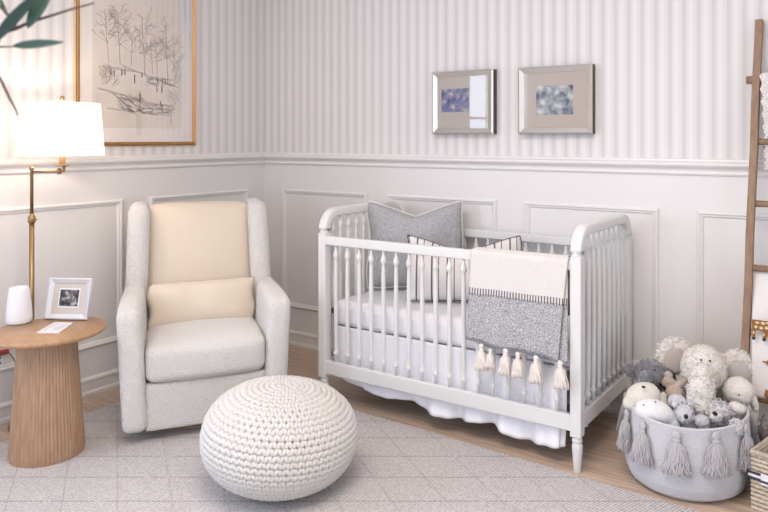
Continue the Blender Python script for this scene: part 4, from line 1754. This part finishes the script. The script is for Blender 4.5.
# grey plush sitting on the floor behind the wicker basket
plush('plush_bear', 'taupe shaggy plush sitting on the floor behind the wicker basket', [S((3.095, -0.285, 0.085), (0.075, 0.055, 0.085)), S((3.075, -0.285, 0.16), (0.065, 0.05, 0.085)), S((3.10, -0.285, 0.235), (0.05, 0.045, 0.045))],
      M['fur_taupe'], [('eye', (3.065, -0.332, 0.242), 0.003, None, M['eye'], None)], fuzz=0.010, fsize=0.01)
# little brown stuffed toy on top
plush('plush_giraffe', 'tiny brown plush toy head peeking beside the printed blanket', [S((3.040, -0.275, 0.300), (0.014, 0.012, 0.014)), S((3.058, -0.275, 0.292), (0.014, 0.011, 0.010)), S((3.035, -0.275, 0.315), 0.006), S((3.068, -0.28, 0.287), 0.007), S((3.05, -0.272, 0.277), (0.013, 0.011, 0.02))],
      M['giraffe'], [('eye', (3.066, -0.288, 0.29), 0.004, None, M['eye'], None)], vox=0.002, fuzz=0.0)

# ------------------------------------------------------------------ wicker basket, bottom right
wk = thing('wicker_basket', (3.032, -0.600, 0), 'rectangular pale wicker basket with navy striped band at right edge', 'basket', -0.24)
WW, WD, WH = 0.26, 0.20, 0.20
m = MB()
rows = 13
for k in range(rows):
    z = 0.008 + (WH - 0.016) * k / (rows - 1)
    pts = []
    per = []
    for (a, b) in (((0, 0), (WW, 0)), ((WW, 0), (WW, WD)), ((WW, WD), (0, WD)), ((0, WD), (0, 0))):
        Ls = math.hypot(b[0] - a[0], b[1] - a[1])
        n_ = int(Ls / 0.006)
        nx, ny = (b[1] - a[1]) / Ls, -(b[0] - a[0]) / Ls
        for i in range(n_):
            t = i / n_
            wv = 0.0022 * math.sin(2 * PI * (t * Ls) / 0.024 + (PI if k % 2 else 0))
            per.append((a[0] + (b[0] - a[0]) * t + nx * wv, a[1] + (b[1] - a[1]) * t + ny * wv, z))
    m.tube(per, 0.0072, 6, closed=True)
m.build('woven_wall', M['wicker'], wk)
m = MB()
m.tube([(-0.002, -0.002, WH), (WW + .002, -0.002, WH), (WW + .002, WD + .002, WH), (-0.002, WD + .002, WH)], 0.0095, 8, closed=True)
m.build('rim', M['wicker'], wk)
MB().box((0.004, 0.004, 0.002), (WW - 0.004, WD - 0.004, 0.008)).build('bottom', M['wicker'], wk, smooth=False)
for z0_, z1_, mm2, nm in ((0.128, 0.137, 'navy', 'navy_stripe'), (0.119, 0.128, 'whiteband', 'white_stripe'), (0.110, 0.119, 'navy', 'navy_stripe')):
    t_ = 0.0105
    b_ = MB()
    b_.box((-t_, -t_, z0_), (WW + t_, -t_ + 0.0015, z1_))
    b_.box((-t_, -t_, z0_), (-t_ + 0.0015, WD + t_, z1_))
    b_.build(nm, M[mm2], wk, smooth=False)
b_ = MB()
b_.box((0.035, -0.0150, 0.102), (0.105, -0.0120, 0.140))
bow = b_.build('bow_loop', M['whiteband'], wk, bevel=0.001)
MB().box((0.032, -0.0158, 0.110), (0.108, -0.0150, 0.118)).build('bow_stripe', M['navy'], bow, smooth=False)

# ------------------------------------------------------------------ potted olive tree, only its tips enter the frame
tr_c = at(-330, 200, 1.22)
ol = thing('potted_tree', (tr_c.x, tr_c.y, RUG_T), 'long leafed green branches reaching in at the top left edge', 'plant')


def TL(p):
    return Vector(p) - Vector((tr_c.x, tr_c.y, RUG_T))


MB().lathe([(0.001, 0), (0.11, 0), (0.13, 0.02), (0.16, 0.28), (0.165, 0.30), (0.150, 0.30), (0.145, 0.26), (0.001, 0.26)], 40, cap=False).build('pot', M['terracotta'], ol)
MB().lathe([(0.001, 0.262), (0.144, 0.262), (0.001, 0.275)], 30, cap=False).build('soil', M['soil'], ol)
MB().tube([(0, 0, 0.26), (0.01, 0.01, 0.7), (-0.01, 0.0, 1.1), (0.0, 0.01, 1.35)], [0.016, 0.013, 0.011, 0.008], 10).build('trunk', M['twig'], ol)
top_ = (0.0, 0.01, 1.34)


def twig(pts, r0, r1):
    P_ = [Vector(top_)] + [TL(at(*p)) for p in pts]
    n_ = len(P_)
    return MB().tube(P_, [r0 + (r1 - r0) * i / (n_ - 1) for i in range(n_)], 8).build('twig', M['twig'], ol)


twig([(-120, 60, 1.2), (-40, 42, 1.18), (0, 33, 1.17), (16, 28.5, 1.17), (30, 22, 1.17), (50, 16, 1.18), (72, 9, 1.18), (94, 3, 1.19)], 0.005, 0.0014)
twig([(-120, 10, 1.2), (-40, -10, 1.18), (0, 7, 1.17), (10, 16, 1.17), (17, 28, 1.17)], 0.004, 0.0014)
twig([(-120, 60, 1.2), (-50, 50, 1.18), (-8, 47, 1.17), (14, 46.5, 1.17)], 0.004, 0.0012)
twig([(-130, 20, 1.2), (-50, 30, 1.18), (-10, 62, 1.17), (2, 82, 1.17), (9, 97, 1.17), (15, 108, 1.17), (18, 116, 1.17)], 0.004, 0.0012)
twig([(-130, -60, 1.2), (-60, 60, 1.18), (-12, 62, 1.17), (0, 40, 1.17)], 0.004, 0.0012)


def leaf(p0, p1, wd, m_, bend=0.1):
    a, b = TL(at(*p0)), TL(at(*p1))
    t = (b - a)
    Ln = t.length
    t.normalize()
    view = Vector((-Fv.x, -Fv.y, 0.25)).normalized()
    s_ = t.cross(view).normalized()
    nrm = s_.cross(t).normalized()
    m = MB()

    def fn(u, v):
        w_ = wd * (math.sin(PI * min(1, v ** 0.85)) ** 0.8) + 0.0004
        q = (u - 0.5) * 2
        p = a + t * Ln * v + s_ * w_ * q * 0.5 + nrm * (abs(q) * w_ * 0.22 - bend * Ln * (v - 0.5) ** 2) + s_ * bend * Ln * 0.3 * math.sin(PI * v)
        return p
    m.grid(7, 18, fn)
    return m.build('leaf', m_, ol, solid=0.0006)


leaf((-8, 44, 1.17), (44, -12, 1.15), 0.023, M['leaf'], 0.03)
leaf((22, 38, 1.17), (20, 60, 1.19), 0.010, M['leaf2']) if False else None
leaf((27, 28, 1.16), (54, -18, 1.18), 0.025, M['leaf2'])
leaf((12, 46, 1.17), (64, 42, 1.16), 0.015, M['leaf2'], 0.03)
leaf((0, -2, 1.17), (9, 18, 1.18), 0.007, M['leaf2'])
for i in range(26):      # crown outside the frame
    d = rnd.uniform(1.1, 1.35)
    x_, y_ = rnd.uniform(-420, -120), rnd.uniform(-130, 160)
    a_ = rnd.uniform(0, 6.28)
    leaf((x_, y_, d), (x_ + 52 * math.cos(a_), y_ + 52 * math.sin(a_), d + rnd.uniform(-.04, .04)), 0.016, M['leaf'] if i % 2 else M['leaf2'])

# ------------------------------------------------------------------ power outlet and red beads behind the table
ou = thing('power_outlet', (0.0, -1.618, 0.283), 'beige power outlet plate with dark cord low on left wall', 'outlet')
MB().box((0.0, -0.040, -0.05), (0.004, 0.040, 0.05)).build('plate', M['paint'], ou, bevel=0.0015)
m = MB()
for z in (0.010, -0.014):
    m.box((0.004, -0.016, z), (0.0052, -0.011, z + 0.009))
    m.box((0.004, -0.004, z), (0.0052, 0.001, z + 0.009))
m.build('socket', M['black'], ou, smooth=False)
MB().softbox((0.016, 0.004, 0.040), (0.012, 0.026, 0.012), 0.010, n=8).build('plug', M['red'], ou)
MB().tube([(0.02, 0.024, 0.036), (0.022, 0.036, 0.022), (0.024, 0.048, 0.0), (0.03, 0.055, -0.03), (0.03, 0.06, -0.10), (0.04, 0.065, -0.22), (0.05, 0.07, -0.281)], 0.0022, 8).build('cord', M['twig'], ou)
